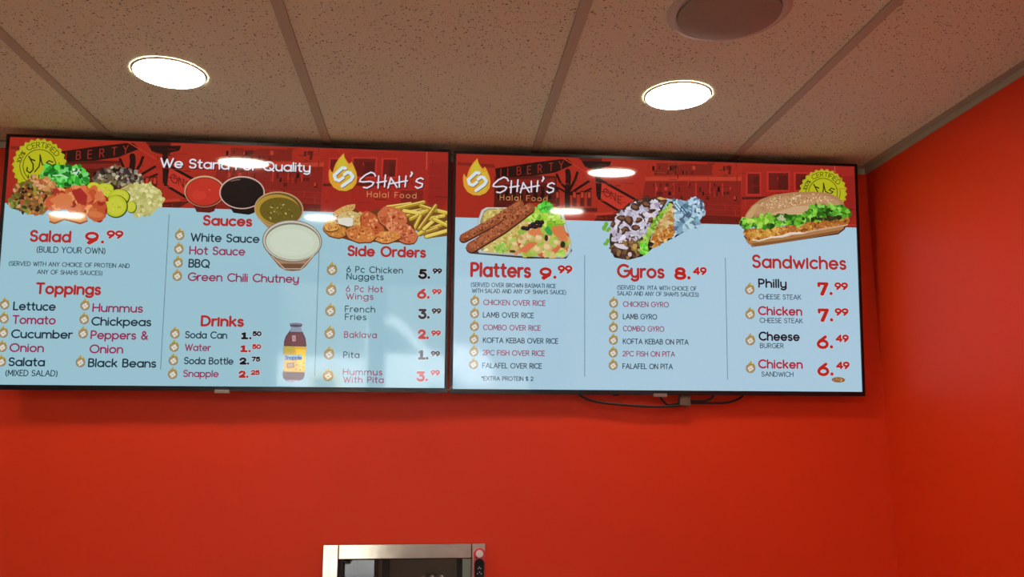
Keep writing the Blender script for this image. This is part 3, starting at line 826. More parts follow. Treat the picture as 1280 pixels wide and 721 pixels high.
K.poly(oni, (110, 96, 74)); K.scatter(oni, 70, 17, [(160, 150, 118), (112, 94, 72), (58, 44, 40), (190, 180, 150), (122, 112, 50), (84, 68, 62), (44, 34, 34)], 2)
K.scatter([(840, 290), (960, 300), (970, 390), (840, 390)], 16, 15, [(40, 32, 34), (70, 54, 52), (150, 138, 130)], 22)
K.poly(chk, (196, 192, 118)); K.scatter(chk, 70, 17, [(206, 202, 132), (190, 184, 108), (222, 216, 152), (176, 172, 100)], 3)
K.poly(sal, (136, 92, 44)); K.scatter(sal, 110, 18, [(190, 112, 62), (122, 92, 42), (164, 152, 54), (204, 142, 84), (74, 48, 22), (176, 84, 54), (104, 108, 40), (40, 26, 16), (196, 150, 110)], 4)
K.scatter([(60, 500), (120, 470), (210, 590), (80, 550)], 14, 16, [(104, 110, 44), (150, 150, 60), (50, 50, 24)], 41)
K.scatter([(225, 345), (330, 350), (400, 400), (300, 440)], 26, 17, [(202, 132, 78), (176, 96, 60), (214, 156, 104)], 42)
for cx, cy, rx, ry in ((655, 415, 50, 38), (735, 425, 62, 42), (745, 460, 40, 30), (830, 480, 76, 55), (915, 550, 36, 42), (808, 545, 82, 80)):
    K.ell(cx, cy, rx, ry, (52, 76, 24)); K.ell(cx - 3, cy - 3, rx * .93, ry * .93, (190, 196, 44)); K.ell(cx - 3, cy - 3, rx * .74, ry * .74, (202, 206, 62))
    K.scatter([(cx - rx * .4, cy - ry * .3), (cx + rx * .4, cy - ry * .3), (cx + rx * .4, cy + ry * .3), (cx - rx * .4, cy + ry * .3)], 7, rx * .07, [(168, 180, 40), (214, 214, 90)], int(cx))
K.poly(tom, (190, 82, 46)); K.scatter(tom, 52, 34, [(204, 94, 54), (184, 62, 42), (222, 124, 72), (164, 46, 36), (230, 150, 92), (206, 106, 62)], 5, 1.5, .22)
K.poly([(500, 440), (560, 415), (610, 470), (600, 540), (540, 520)], (166, 44, 38)); K.poly([(345, 500), (430, 450), (500, 470), (510, 540), (420, 560)], (216, 122, 72))
K.ell(670, 610, 62, 34, (196, 96, 54), 8); K.ell(668, 600, 52, 22, (214, 118, 66), 8)
K.poly([(330, 600), (450, 590), (600, 590), (612, 650), (560, 670), (450, 640), (385, 668), (345, 655), (352, 630)], (150, 82, 40))
K.poly([(335, 596), (450, 586), (600, 588), (606, 640), (560, 656), (450, 626), (385, 655), (350, 645)], (220, 146, 76))
K.poly([(430, 600), (560, 600), (570, 640), (460, 622)], (236, 176, 104))
K.build('salad_picture', scl, DSP)

K = Ink(TVL, None, ZP)
# red, black, green and white sauce cups
K.poly([(240, 252), (272, 252), (268, 264), (262, 266), (246, 265)], (92, 26, 22)); K.ell(255.8, 239.2, 25.2, 19.6, (206, 170, 130)); K.ell(255.8, 240, 24, 18.4, (120, 40, 28)); K.ell(255.6, 239.6, 22.6, 17, (192, 50, 36)); K.ell(262, 237.5, 1, .7, (222, 120, 90)); K.ell(249, 244, 9, 6, (200, 58, 42))
K.poly([(284, 254), (322, 254), (318, 266), (311, 268.5), (292, 266)], (22, 16, 18)); K.ell(302.7, 240.8, 28.4, 20.6, (206, 176, 160)); K.ell(302.7, 241, 27.0, 19.2, (60, 40, 40)); K.ell(302.7, 241.2, 26, 18.2, (20, 15, 17)); K.line([(289, 226.5), (294, 225.2), (300, 224.6)], .8, (150, 120, 110))
K.poly([(322, 272), (375, 272), (364, 286), (352, 289), (334, 284)], (176, 136, 84)); K.ell(348.7, 261.4, 30.8, 22, (184, 150, 106), 4); K.ell(348.7, 261.6, 29.2, 20.4, (104, 74, 40), 4); K.ell(347, 262, 27.6, 19, (176, 142, 54), 4); K.ell(350, 263.4, 25.4, 16.6, (104, 90, 28), 4)
K.scatter([(332, 254), (368, 256), (366, 272), (336, 274)], 34, 1.1, [(130, 116, 44), (84, 72, 20), (196, 180, 110), (120, 104, 30)], 7)
K.poly([(329, 304), (402.4, 304), (396, 316), (382, 333.5), (375, 338), (366, 339), (357, 338), (349, 333.5), (335, 316)], (146, 108, 82)); K.poly([(338, 314), (393, 314), (379, 331), (352, 331)], (170, 132, 102)); K.poly([(348, 329.5), (383, 329.5), (375, 337), (366, 338), (357, 337)], (116, 82, 60))
K.ell(365.4, 301.4, 37.4, 26.4, (122, 112, 98), 3); K.ell(365.4, 301.2, 36.2, 25.2, (204, 198, 184), 3); K.ell(365.8, 301.8, 34.6, 23.4, (126, 122, 104), 3); K.ell(366, 302.6, 33.6, 22.0, (202, 212, 190), 3); K.ell(365, 302.6, 28, 17, (208, 218, 198), 3)
K.line([(340, 320), (356, 336), (376, 336), (392, 319)], .8, (220, 200, 180))
K.build('sauce_cups_picture', scl, DSP)

K = Ink(TVL, crop(340, 395, 8.01), ZP)
K.poly([(192, 100), (188, 130), (165, 165), (138, 200), (122, 250), (116, 330), (120, 520), (106, 580), (112, 620), (140, 648), (200, 660), (270, 650), (312, 630), (328, 590), (326, 520), (336, 420), (345, 290), (336, 220), (310, 165), (294, 130), (292, 100)], (96, 52, 58))
K.poly([(192, 104), (188, 132), (180, 158), (306, 158), (294, 132), (292, 104)], (136, 150, 172))
K.poly([(178, 78), (190, 72), (240, 68), (292, 74), (304, 84), (298, 104), (240, 112), (184, 104)], (66, 68, 84)); K.line([(190, 82), (240, 78), (290, 84)], 1.0, (140, 146, 160))
K.poly([(150, 200), (200, 172), (290, 172), (325, 230), (330, 290), (128, 290)], (112, 58, 66)); K.poly([(200, 196), (236, 192), (240, 250), (206, 254)], (196, 160, 160)); K.line([(212, 205), (228, 240)], .8, (110, 60, 66))
K.poly([(120, 300), (345, 306), (336, 430), (330, 562), (118, 555)], (226, 176, 40)); K.poly([(120, 300), (230, 303), (226, 380), (120, 378)], (196, 168, 52)); K.poly([(240, 330), (340, 336), (332, 545), (250, 548)], (248, 204, 40))
K.poly([(122, 392), (300, 384), (304, 430), (126, 444)], (150, 190, 206)); K.fm = None
K.text('Snapple', 356.2, 377.2, 449.6, 5.4, (36, 74, 140), 1.1); K.fm = crop(340, 395, 8.01)
K.poly([(148, 470), (222, 462), (226, 515), (150, 522)], (150, 96, 50)); K.poly([(160, 480), (212, 474), (214, 505), (162, 510)], (196, 150, 90)); K.scatter([(230, 460), (320, 460), (320, 540), (230, 540)], 12, 10, [(240, 150, 40), (232, 190, 60), (200, 130, 40)], 9)
K.poly([(118, 562), (328, 568), (322, 612), (300, 634), (150, 634), (114, 600)], (86, 34, 40)); K.poly([(140, 640), (290, 642), (240, 656), (180, 654)], (170, 160, 176))
K.build('juice_bottle_picture', scl, DSP)

K = Ink(TVL, crop(380, 170, 4.805), ZP)
FR = [(214, 184, 64), (196, 160, 50), (228, 204, 92), (184, 148, 44), (170, 130, 40)]
rng = random.Random(11)
K.poly([(500, 430), (600, 400), (700, 400), (860, 450), (860, 600), (740, 615), (640, 540)], (110, 70, 34))
for x0, y0, x1, y1 in ((500, 428, 640, 408), (540, 440, 720, 398), (560, 470, 740, 440), (590, 490, 760, 440), (600, 450, 720, 470), (760, 440, 865, 465), (700, 420, 790, 450), (640, 500, 740, 450), (740, 500, 840, 480), (760, 560, 860, 520), (735, 605, 865, 568), (700, 590, 800, 555), (670, 600, 720, 570), (720, 560, 800, 490), (780, 500, 862, 540), (660, 560, 700, 480), (690, 560, 790, 420)):
    c = rng.choice(FR); K.line([(x0, y0), ((x0 + x1) / 2 + rng.uniform(-8, 8), (y0 + y1) / 2 + rng.uniform(-8, 8)), (x1, y1)], 5.6, (132, 96, 34)); K.line([(x0, y0 - 2), ((x0 + x1) / 2, (y0 + y1) / 2 - 2), (x1, y1 - 2)], 4.2, c); K.line([(x0, y0 - 7), (x1, y1 - 7)], 1.2, (236, 214, 120))
def nugget(cx, cy, rx, ry, rot, base, pal, seed):
    K.blob(cx, cy + 5, rx, ry, (96, 50, 26), rot, .08, 16, random.Random(seed)); K.blob(cx, cy, rx * .96, ry * .95, base, rot, .08, 16, random.Random(seed))
    r_ = math.radians(rot); reg = []
    for k in range(12):
        a = 2 * math.pi * k / 12; x, y = rx * .8 * math.cos(a), ry * .76 * math.sin(a); reg.append((cx + x * math.cos(r_) - y * math.sin(r_), cy + x * math.sin(r_) + y * math.cos(r_)))
    K.scatter(reg, 26, min(rx, ry) * .16, pal, seed, 1.8)
NP = [(214, 150, 72), (190, 120, 50), (226, 172, 96), (170, 100, 42)]
WP = [(206, 110, 62), (178, 78, 44), (222, 140, 92), (150, 60, 36), (232, 160, 110)]
K.poly([(125, 560), (170, 480), (300, 430), (350, 470), (440, 440), (560, 440), (660, 540), (680, 610), (600, 640), (300, 635), (180, 600)], (112, 58, 28))
nugget(245, 446, 76, 26, -22, (206, 166, 96), NP, 31); nugget(190, 568, 76, 42, 12, (196, 124, 52), NP, 32); nugget(165, 540, 48, 34, 0, (214, 160, 70), NP, 33)
nugget(268, 495, 72, 46, -4, (208, 184, 120), [(226, 214, 170), (206, 180, 104), (190, 150, 80)], 34); K.blob(255, 515, 50, 27, (226, 222, 208), 4, .12, 14, rng)
nugget(330, 515, 34, 62, 8, (206, 174, 110), NP, 35)
nugget(410, 535, 98, 58, 54, (190, 92, 50), WP, 36); nugget(530, 490, 96, 68, 16, (200, 108, 68), WP, 37); nugget(560, 556, 78, 36, 20, (222, 140, 96), WP, 43)
nugget(612, 588, 80, 58, 32, (204, 112, 74), WP, 39); nugget(500, 606, 84, 38, -6, (214, 138, 68), WP + NP, 40); nugget(340, 590, 96, 52, 10, (206, 124, 62), WP + NP, 38)
K.build('side_orders_picture', scl, DSP)

# ---- right screen: lettering
K = Section(TVR, None, ZT)
heading(K, 'Platters', 588, 663.6, 346, 18.4, 3.6)
price(K, '9.', 673.9, 696.3, 348.6, 15, PRED, 3.7, '99', 697, 715.4, 341.8, 10.4, 2.4)
K.text('(SERVED OVER BROWN BASMATI RICE', 588.5, 695, 358.4, 5.6, NAVY, .75); K.text("WITH SALAD AND ANY OF SHAH'S SAUCE)", 589.8, 707.6, 366, 5.6, NAVY, .75)
for s, x0, x1, yb, c in (('CHICKEN OVER RICE', 604, 682, 381.2, MAG), ('LAMB OVER RICE', 603.5, 667.3, 396.8, NAVY), ('COMBO OVER RICE', 603.8, 676, 412.5, MAG), ('KOFTA KEBAB OVER RICE', 603.5, 697.8, 428.6, NAVY), ('2PC FISH OVER RICE', 603, 681, 444.2, MAG), ('FALAFEL OVER RICE', 602.7, 677.3, 460.2, NAVY)):
    K.text(s, x0, x1, yb, 7, c, 1.0)
K.text('*EXTRA PROTEIN $ 2', 601.6, 666.7, 475.6, 5.6, NAVY, .85)
for x, y in ((593.5, 376.8), (593.2, 392.4), (593, 408.4), (592.4, 424.3), (592.2, 440.2), (591.9, 455.8)): flame_bullet(K, x, y, .9)
K.build('platters_text', scr, DSP)
K = Section(TVR, None, ZT)
heading(K, 'Gyros', 771.4, 830.4, 347, 17.2, 3.4)
price(K, '8.', 842.5, 864, 349.6, 16, PRED, 4.2, '49', 866, 883.4, 343.6, 10, 2.3)
K.text('(SERVED ON  PITA WITH CHOICE OF', 771.4, 870.7, 361.8, 5.6, NAVY, .75); K.text("SALAD AND ANY OF SHAH'S SAUCES)", 771.4, 873.3, 369.2, 5.6, NAVY, .75)
for s, x0, x1, yb, c in (('CHICKEN GYRO', 778.5, 836, 383.4, MAG), ('LAMB GYRO', 778.5, 821.4, 398.9, NAVY), ('COMBO GYRO', 778.5, 830.4, 414, MAG), ('KOFTA KEBAB ON PITA', 778.5, 860.7, 430, NAVY), ('2PC FISH ON PITA', 778, 843.8, 445.4, MAG), ('FALAFEL ON PITA', 778, 841, 461, NAVY)):
    K.text(s, x0, x1, yb, 7, c, 1.0)
for x, y in ((766.9, 379.3), (766.9, 394.6), (766.6, 409.9), (766.6, 425.4), (766.3, 441.4), (766.3, 457)): flame_bullet(K, x, y, .9)
K.build('gyros_text', scr, DSP)
K = Section(TVR, None, ZT)
heading(K, 'Sandwiches', 940.3, 1057.6, 334.8, 16.6, 3.0)
for s, x0, x1, yb, c, s2, y0, y1, yb2 in (('Philly', 947.7, 983.3, 359.6, INKB, 'CHEESE STEAK', 948.2, 1001.4, 373.8), ('Chicken', 947.4, 1002.8, 394, (178, 40, 62), 'CHEESE STEAK', 949.5, 1003.5, 403.4), ('Cheese', 948.2, 999.6, 425.8, INKB, 'BURGER', 949.8, 979.6, 435), ('Chicken', 947.6, 1003.4, 460.5, (178, 40, 62), 'SANDWICH', 951.6, 991.7, 470.6)):
    K.text(s, x0, x1, yb, 11.6, c, 2.2, gap=.26); K.text(s2, y0, y1, yb2, 6.4, NAVY, .85)
for p, x0, x1, yb, q, q0, q1, qb in (('7.', 1021.5, 1041.4, 369.3, '99', 1043, 1060, 362.4), ('7.', 1022, 1042, 402.2, '99', 1043.4, 1060.6, 394.6), ('6.', 1020.7, 1042, 436, '49', 1044.4, 1061, 427.6), ('6.', 1021.5, 1042.6, 470, '49', 1045, 1062, 461.3)):
    price(K, p, x0, x1, yb, 17, PRED, 4.0, q, q0, q1, qb, 9.6, 2.3)
for x, y in ((937, 362.4), (937.4, 393), (937.7, 425.8), (938, 460.4)): flame_bullet(K, x, y, .95)
k = K.new('small_badge'); k.ell(1047.8, 474.6, 8.4, 3.4, (150, 104, 60), 2); k.scatter([(1041, 473), (1054, 473), (1054, 476), (1041, 476)], 12, .9, [(90, 60, 36), (206, 170, 120)], 55)
K.build('sandwiches_text', scr, DSP)
K = Ink(TVR, None, ZT)
for a, b in (((731.6, 319), (730, 470.8)), ((907.3, 321.9), (908.6, 474.7))):
    K = Ink(TVR, None, ZT); ua, ub = K.P(a), K.P(b); u_ = (ua[0] + ub[0]) / 2
    K.strip([(u_, ua[1]), (u_, ub[1])], .9 * SCALE, (104, 132, 150), False)
    K.build('divider_line', scr, DSP)

# ---- right screen: logo, seal and pictures
K = Ink(TVR, None, ZP); logo(K, c7); K.build('flame_logo', scr, DSP)
K = Ink(TVR, None, ZP); shahs(K, c7); K.text('Halal Food', 624.7, 684.3, 250.2, 7, (206, 146, 90), .8, gap=.42); K.build('brand_lettering', scr, DSP)
K = Ink(TVR, None, ZT); seal(K, 1028.6, 241, 29); K.build('certified_seal', scr, DSP)

K = Ink(TVR, c7, ZP)
K.poly([(110, 640), (150, 680), (520, 712), (760, 712), (800, 660), (790, 640)], (60, 56, 52))
tray = [(215, 400), (245, 382), (560, 384), (715, 396), (745, 425), (798, 625), (785, 685), (742, 708), (500, 698), (200, 676), (176, 640), (190, 470)]
K.poly(tray, (176, 184, 186)); K.poly([(x * .97 + 14, y * .965 + 14) for x, y in tray], (206, 210, 206)); K.poly([(x * .94 + 28, y * .93 + 34) for x, y in tray], (150, 146, 110))
rice = [(230, 420), (260, 398), (420, 392), (560, 400), (600, 460), (520, 600), (420, 680), (240, 668), (210, 600)]
K.poly(rice, (206, 186, 104)); K.scatter(rice, 150, 9, [(222, 206, 130), (196, 172, 84), (232, 218, 160), (178, 150, 66)], 61, 2.2)
salad = [(400, 640), (470, 540), (560, 470), (700, 480), (760, 560), (780, 640), (740, 690), (540, 690), (400, 672)]
K.poly(salad, (186, 150, 84)); K.scatter(salad, 90, 26, [(208, 174, 110), (222, 120, 76), (212, 186, 110), (170, 196, 80), (196, 140, 84), (226, 200, 140), (200, 96, 60), (150, 184, 66)], 62, 1.6)
grn = [(470, 470), (530, 400), (600, 372), (690, 390), (735, 480), (690, 520), (640, 500), (560, 470)]
K.poly(grn, (150, 200, 52)); K.scatter(grn, 60, 18, [(170, 214, 66), (130, 186, 44), (196, 226, 100), (110, 170, 40)], 63, 2.0)
K.scatter([(585, 380), (620, 345), (665, 360), (668, 400), (620, 412)], 26, 16, [(70, 196, 50), (44, 160, 36), (110, 216, 84)], 64)
K.scatter([(280, 640), (360, 620), (380, 672), (290, 668)], 12, 16, [(170, 206, 96), (140, 184, 70)], 65); K.scatter([(700, 660), (760, 660), (750, 690), (700, 690)], 8, 15, [(150, 196, 70), (180, 214, 100)], 66)
K.poly([(640, 500), (672, 540), (668, 565), (640, 556), (618, 525)], (52, 160, 72))
for x, y in ((548, 492), (575, 478), (602, 480), (560, 508), (590, 500), (486, 516), (508, 520), (532, 505)): K.ell(x, y, 18, 14, (30, 22, 30)); K.ell(x - 4, y - 4, 6, 4, (70, 60, 76))
K.poly([(670, 505), (735, 500), (768, 570), (740, 590), (680, 560)], (216, 124, 72)); K.poly([(510, 535), (590, 520), (610, 560), (530, 566)], (222, 128, 80)); K.poly([(450, 660), (520, 605), (580, 610), (500, 680)], (220, 116, 76)); K.poly([(670, 660), (730, 600), (750, 620), (690, 680)], (214, 110, 70))
for x, y, r in ((585, 582, 32), (640, 640, 34), (700, 610, 26), (520, 575, 26), (430, 620, 24), (640, 580, 24), (575, 655, 30)): K.blob(x, y, r, r * .82, (212, 180, 116), 15, .2, 8, rng); K.blob(x - 4, y - 5, r * .7, r * .5, (230, 206, 150), 15, .2, 8, rng)
K.ell(738, 622, 16, 22, (44, 50, 28)); K.ell(632, 580, 12, 20, (50, 44, 30)); K.ell(415, 666, 20, 9, (60, 70, 30))
for (x0, y0), (x1, y1), h, sd in (((100, 578), (462, 362), 10.5, 71), ((150, 638), (525, 386), 13.2, 72)):
    K.line([(x0, y0 + 8), ((x0 + x1) / 2 + 10, (y0 + y1) / 2 + 14), (x1, y1 + 8)], h + .8, (70, 34, 22))
    K.line([(x0, y0), ((x0 + x1) / 2 + 8, (y0 + y1) / 2 + 6), (x1, y1)], h, (150, 78, 46))
    K.line([(x0 + 6, y0 - 8), ((x0 + x1) / 2 + 4, (y0 + y1) / 2 - 6), (x1 - 6, y1 - 6)], h * .45, (172, 96, 60))
    dx, dy = x1 - x0, y1 - y0; L_ = math.hypot(dx, dy); nx, ny = -dy / L_, dx / L_; hh = h * 5.15 * .42
    K.scatter([(x0 + nx * hh, y0 + ny * hh), (x1 + nx * hh, y1 + ny * hh), (x1 - nx * hh, y1 - ny * hh), (x0 - nx * hh, y0 - ny * hh)], 110, 6, [(120, 56, 34), (182, 108, 70), (100, 46, 30), (164, 88, 52), (196, 124, 84)], sd, 1.8)
K.build('platter_picture', scr, DSP)

K = Ink(TVR, c8, ZP)
K.poly([(150, 640), (170, 680), (260, 695), (350, 672), (430, 610), (560, 550), (710, 458), (735, 410), (700, 430), (540, 520)], (36, 26, 24))
foil = [(470, 306), (560, 304), (640, 318), (700, 350), (728, 390), (732, 425), (700, 462), (620, 505), (548, 545), (500, 500)]
twist = [(652, 322), (668, 300), (716, 302), (736, 322), (752, 386), (742, 412), (716, 410), (690, 362)]
K.poly(foil, (150, 188, 212)); K.scatter(foil, 70, 20, [(176, 210, 228), (120, 156, 184), (196, 222, 236), (146, 184, 206), (90, 116, 140)], 81, 2.4, .4)
K.line([(560, 330), (620, 400), (690, 430)], 1.2, (70, 92, 116)); K.line([(596, 385), (600, 350), (640, 400)], 1.6, (58, 76, 100)); K.line([(700, 352), (722, 392)], 1.4, (60, 76, 98))
K.poly(twist, (140, 176, 202)); K.scatter(twist, 26, 13, [(176, 206, 226), (100, 130, 160), (200, 224, 238), (70, 90, 116)], 82, 2.2, .4)
pita = [(390, 590), (440, 480), (490, 390), (540, 335), (552, 420), (548, 530), (480, 580), (415, 614)]
K.poly([(395, 600), (470, 420), (520, 320), (545, 318), (552, 380), (552, 540), (420, 620)], (52, 34, 22)); K.poly(pita, (206, 166, 100)); K.scatter(pita, 60, 15, [(216, 182, 120), (192, 146, 78), (228, 200, 146), (176, 120, 56)], 83, 1.6)
K.scatter([(415, 560), (480, 500), (545, 470), (545, 530), (480, 575), (420, 605)], 34, 11, [(190, 110, 36), (160, 84, 28), (206, 136, 56)], 84)
fil = [(140, 600), (136, 560), (150, 470), (195, 390), (260, 330), (350, 300), (450, 290), (512, 312), (470, 380), (420, 470), (385, 590), (340, 660), (240, 686), (160, 655)]
K.poly(fil, (64, 44, 38)); K.scatter(fil, 110, 17, [(92, 62, 44), (54, 36, 32), (120, 84, 60), (44, 30, 32)], 85, 1.7)
K.scatter([(150, 580), (150, 470), (210, 385), (300, 325), (440, 320), (480, 345), (400, 470), (370, 560), (260, 575)], 105, 17, [(206, 200, 214), (226, 222, 232), (180, 172, 190), (196, 190, 214)], 86, 1.8, .35)
for x, y, r in ((300, 355, 28), (375, 340, 30), (260, 440, 34), (215, 430, 26), (240, 500, 26), (310, 490, 26), (405, 440, 22), (340, 320, 22), (230, 515, 18), (160, 470, 18), (325, 440, 22)):
    K.blob(x, y, r * 1.1, r * .75, (70, 46, 40), r * 7, .3, 9, rng); K.blob(x - 4, y - 4, r * .7, r * .4, (128, 88, 62), r * 7, .3, 9, rng)
K.scatter([(145, 590), (330, 580), (330, 650), (240, 680), (160, 650)], 50, 15, [(104, 74, 48), (136, 98, 64), (70, 46, 36), (156, 118, 70)], 87, 2.4); K.blob(210, 608, 44, 16, (220, 212, 224), 12, .25, 10, rng); K.blob(300, 610, 16, 20, (196, 160, 80), 0, .2, 8, rng); K.blob(268, 660, 14, 16, (214, 196, 190), 0, .2, 8, rng)
K.poly([(470, 310), (440, 300), (460, 290), (505, 305)], (216, 176, 100))
stripe = [(372, 530), (420, 450), (480, 375), (535, 330), (505, 380), (450, 450), (405, 530), (385, 590), (384, 640), (362, 668), (330, 640), (335, 590)]
K.poly(stripe, (132, 176, 56)); K.scatter(stripe, 40, 12, [(150, 196, 66), (110, 160, 46), (176, 210, 96)], 88, 2.0); K.scatter([(335, 590), (385, 580), (380, 650), (345, 650)], 18, 14, [(100, 206, 50), (70, 176, 40), (150, 226, 96)], 89)
for x, y in ((112, 470), (104, 490), (124, 575), (112, 590), (132, 500)): K.blob(x, y, 20, 13, (112, 176, 60), x, .35, 9, rng)
K.poly([(395, 575), (425, 590), (405, 612), (380, 600)], (44, 28, 22))
K.build('gyro_picture', scr, DSP)

K = Ink(TVR, cb, ZP)
K.poly([(150, 540), (205, 612), (300, 600), (560, 560), (760, 530), (800, 500), (830, 440)], (64, 36, 22))
K.poly([(160, 560), (180, 590), (212, 610), (320, 596), (560, 556), (755, 522), (795, 492), (800, 470), (600, 500), (400, 540)], (176, 124, 76)); K.poly([(200, 590), (220, 608), (320, 594), (560, 554), (750, 522), (780, 500), (560, 540), (360, 572)], (136, 88, 50))
pat = [(148, 520), (170, 494), (400, 480), (560, 450), (720, 425), (825, 415), (836, 440), (820, 470), (700, 490), (560, 512), (400, 542), (260, 570), (180, 565)]
K.poly(pat, (172, 106, 46)); K.scatter(pat, 130, 10, [(196, 132, 60), (150, 86, 36), (210, 152, 72), (130, 68, 30), (180, 112, 48)], 91, 2.0)
K.scatter([(160, 510), (380, 490), (380, 530), (200, 560)], 40, 11, [(212, 156, 60), (196, 138, 54), (222, 174, 84)], 92)
K.line([(210, 566), (250, 572), (320, 552), (400, 546), (470, 528), (540, 522), (560, 514)], 2.0, (226, 206, 188)); K.line([(540, 520), (640, 500), (740, 484), (815, 470)], 1.5, (206, 176, 150)); K.line([(320, 548), (360, 546), (400, 540), (450, 522), (520, 520)], 1.6, (238, 222, 206))
bun = [(150, 440), (165, 400), (200, 350), (260, 305), (350, 275), (470, 260), (600, 255), (700, 265), (765, 295), (795, 330), (800, 360), (700, 380), (560, 400), (420, 430), (280, 445)]
K.poly(bun, (176, 130, 88)); K.poly([(190, 400), (230, 350), (300, 310), (420, 284), (560, 275), (700, 285), (760, 315), (770, 340), (640, 350), (500, 370), (330, 400)], (190, 146, 102)); K.poly([(160, 430), (175, 395), (215, 345), (250, 330), (220, 390), (205, 430)], (200, 160, 112)); K.poly([(320, 400), (480, 350), (600, 345), (560, 385), (420, 420)], (206, 168, 128))
K.scatter([(250, 340), (330, 295), (480, 272), (620, 270), (740, 300), (700, 330), (540, 330), (360, 370), (270, 380)], 120, 4.6, [(226, 196, 150), (236, 212, 172), (210, 176, 126), (150, 104, 66)], 93, 1.8)
lt = [(128, 455), (150, 435), (240, 420), (300, 405), (360, 410), (440, 405), (540, 400), (590, 345), (640, 340), (700, 350), (770, 340), (835, 385), (845, 410), (800, 425), (700, 425), (620, 440), (540, 455), (510, 475), (420, 470), (360, 478), (300, 492), (210, 480), (160, 502), (140, 490)]
K.poly(lt, (52, 112, 30)); K.scatter(lt, 130, 16, [(88, 170, 40), (40, 104, 28), (120, 196, 60), (60, 140, 34), (28, 74, 22), (150, 214, 90)], 94, 1.7, .4)
K.scatter([(150, 440), (340, 410), (345, 450), (200, 470)], 30, 15, [(150, 206, 60), (120, 186, 46), (176, 220, 90)], 95); K.scatter([(370, 410), (420, 405), (410, 440), (375, 440)], 8, 12, [(190, 190, 150)], 96)
K.scatter([(560, 430), (700, 420), (800, 420), (700, 440)], 22, 12, [(34, 52, 22), (60, 40, 26), (24, 60, 24)], 97)
K.build('sandwich_picture', scr, DSP)

# ------------------------------------------------------------------ cables below the right screen
def wallpt(x, y, Y=2.392):
    d = FWD * FPX + RIGHT * (x - 640) - UP * (y - 360.5)
    return EYE + d * (Y / d.y)
def cable(pts, label, r=.0030, name='cable', cat='cable', m='cable', Y=2.392):
    bm = bmesh.new(); tube(bm, [wallpt(*p, Y=Y) for p in pts], r)
    return obj(name, bm, M[m], smooth=True, label=label, category=cat)
cable([(715, 484), (722, 492), (738, 500), (765, 504.6), (812, 508), (838, 507.6), (851, 506.4)], 'long black cable sagging under the left half of the right screen', .0034)
cable([(820, 484), (824, 494), (829, 501), (836, 506), (850, 504)], 'short black cable curving from the grey badge down to the adapter', .0030, Y=2.399)
cable([(858, 501.2), (876, 501.4), (886, 499.5), (892, 494.5), (895, 484)], 'black cable bending up closest to the right of the adapter', .0034)
cable([(858, 503.4), (880, 503.8), (906, 503.4), (920, 500), (929, 494), (933, 484)], 'longer black cable bending up furthest right of the adapter', .0034, Y=2.398)
t = thing('power_adapter', 'small grey brown adapter block hanging under the right screen among cables', 'adapter', wallpt(855, 508, 2.398))
h = wallpt(855, 493.4).z - wallpt(855, 508).z
bm = bmesh.new(); bbox(bm, -.016, .015, -.014, .014, 0.0, h, .004, 3)
bmesh.ops.rotate(bm, verts=bm.verts, cent=(0, 0, 0), matrix=Matrix.Rotation(.12, 3, 'Y')); obj('body', bm, M['adapter'], t, smooth=True)
bm = bmesh.new(); bbox(bm, .014, .019, -.007, .007, .004, .016, .001); obj('plug_tip', bm, M['badge'], t)
t = thing('sensor_knob', 'tiny black knob peeking out under the right screen', 'sensor', wallpt(770, 492, 2.390))
bm = bmesh.new(); bbox(bm, -.009, .009, -.008, .008, -.006, .0035, .003, 3); obj('housing', bm, M['black'], t, smooth=True)
cable([(566, 482), (560, 487.5), (548, 490.4), (536, 491.2)], 'thin loose pale strip curling under the gap between the screens', .0016, 'loose_strip', 'strip', 'strip', 2.372)

# ------------------------------------------------------------------ pass-through window
t = thing('pass_through_window', 'stainless steel framed pass-through window in the red wall', 'window', (-.076, YB, .94))
ox, oz = -.076, .94
fx0, fx1, fz0, fz1 = -.298, .1450, .94, 1.3855
def fbox(name, x0, x1, y0, y1, z0, z1, m, bev=.0015, **k):
    bm = bmesh.new(); bbox(bm, x0 - ox, x1 - ox, y0 - YB, y1 - YB, z0 - oz, z1 - oz, bev); return obj(name, bm, m, t, **k)
fbox('stile', fx0, fx0 + .0410, YB - .016, YB, fz0, fz1, M['steel'])
fbox('stile', fx1 - .0378, fx1, YB - .016, YB, fz0, fz1, M['steel'])
fbox('head_rail', fx0 + .0418, fx1 - .0384, YB - .016, YB, fz1 - .0385, fz1, M['steel'])
fbox('sill_rail', fx0 + .0418, fx1 - .0384, YB - .016, YB, fz0, fz0 + .04, M['steel'])
zt, zb = HZ1 - .002, fz0 + .042
fbox('gasket', HX0 + .001, HX0 + .017, YB + .004, YB + .02, zb, zt, M['gasket'])
fbox('gasket', HX0 + .017, HX1 - .001, YB + .004, YB + .02, zt - .006, zt, M['gasket'])
fbox('latch', HX0 + .017, HX0 + .036, YB + .003, YB + .016, zt - .016, zt - .007, M['gasket'])
for xa, xb in ((-.139, -.119), (.067, .083)):
    fbox('mullion', xa, xb, YB + .022, YB + .045, zb, zt, M['gasket'])
for xa, xb in ((HX0 + .012, -.139), (-.119, .067), (.083, HX1 - .002)):
    bm = bmesh.new(); box(bm, xa - ox, xb - ox, .031, .035, zb - oz, zt - oz); obj('glass_pane', bm, M['glass'], t)

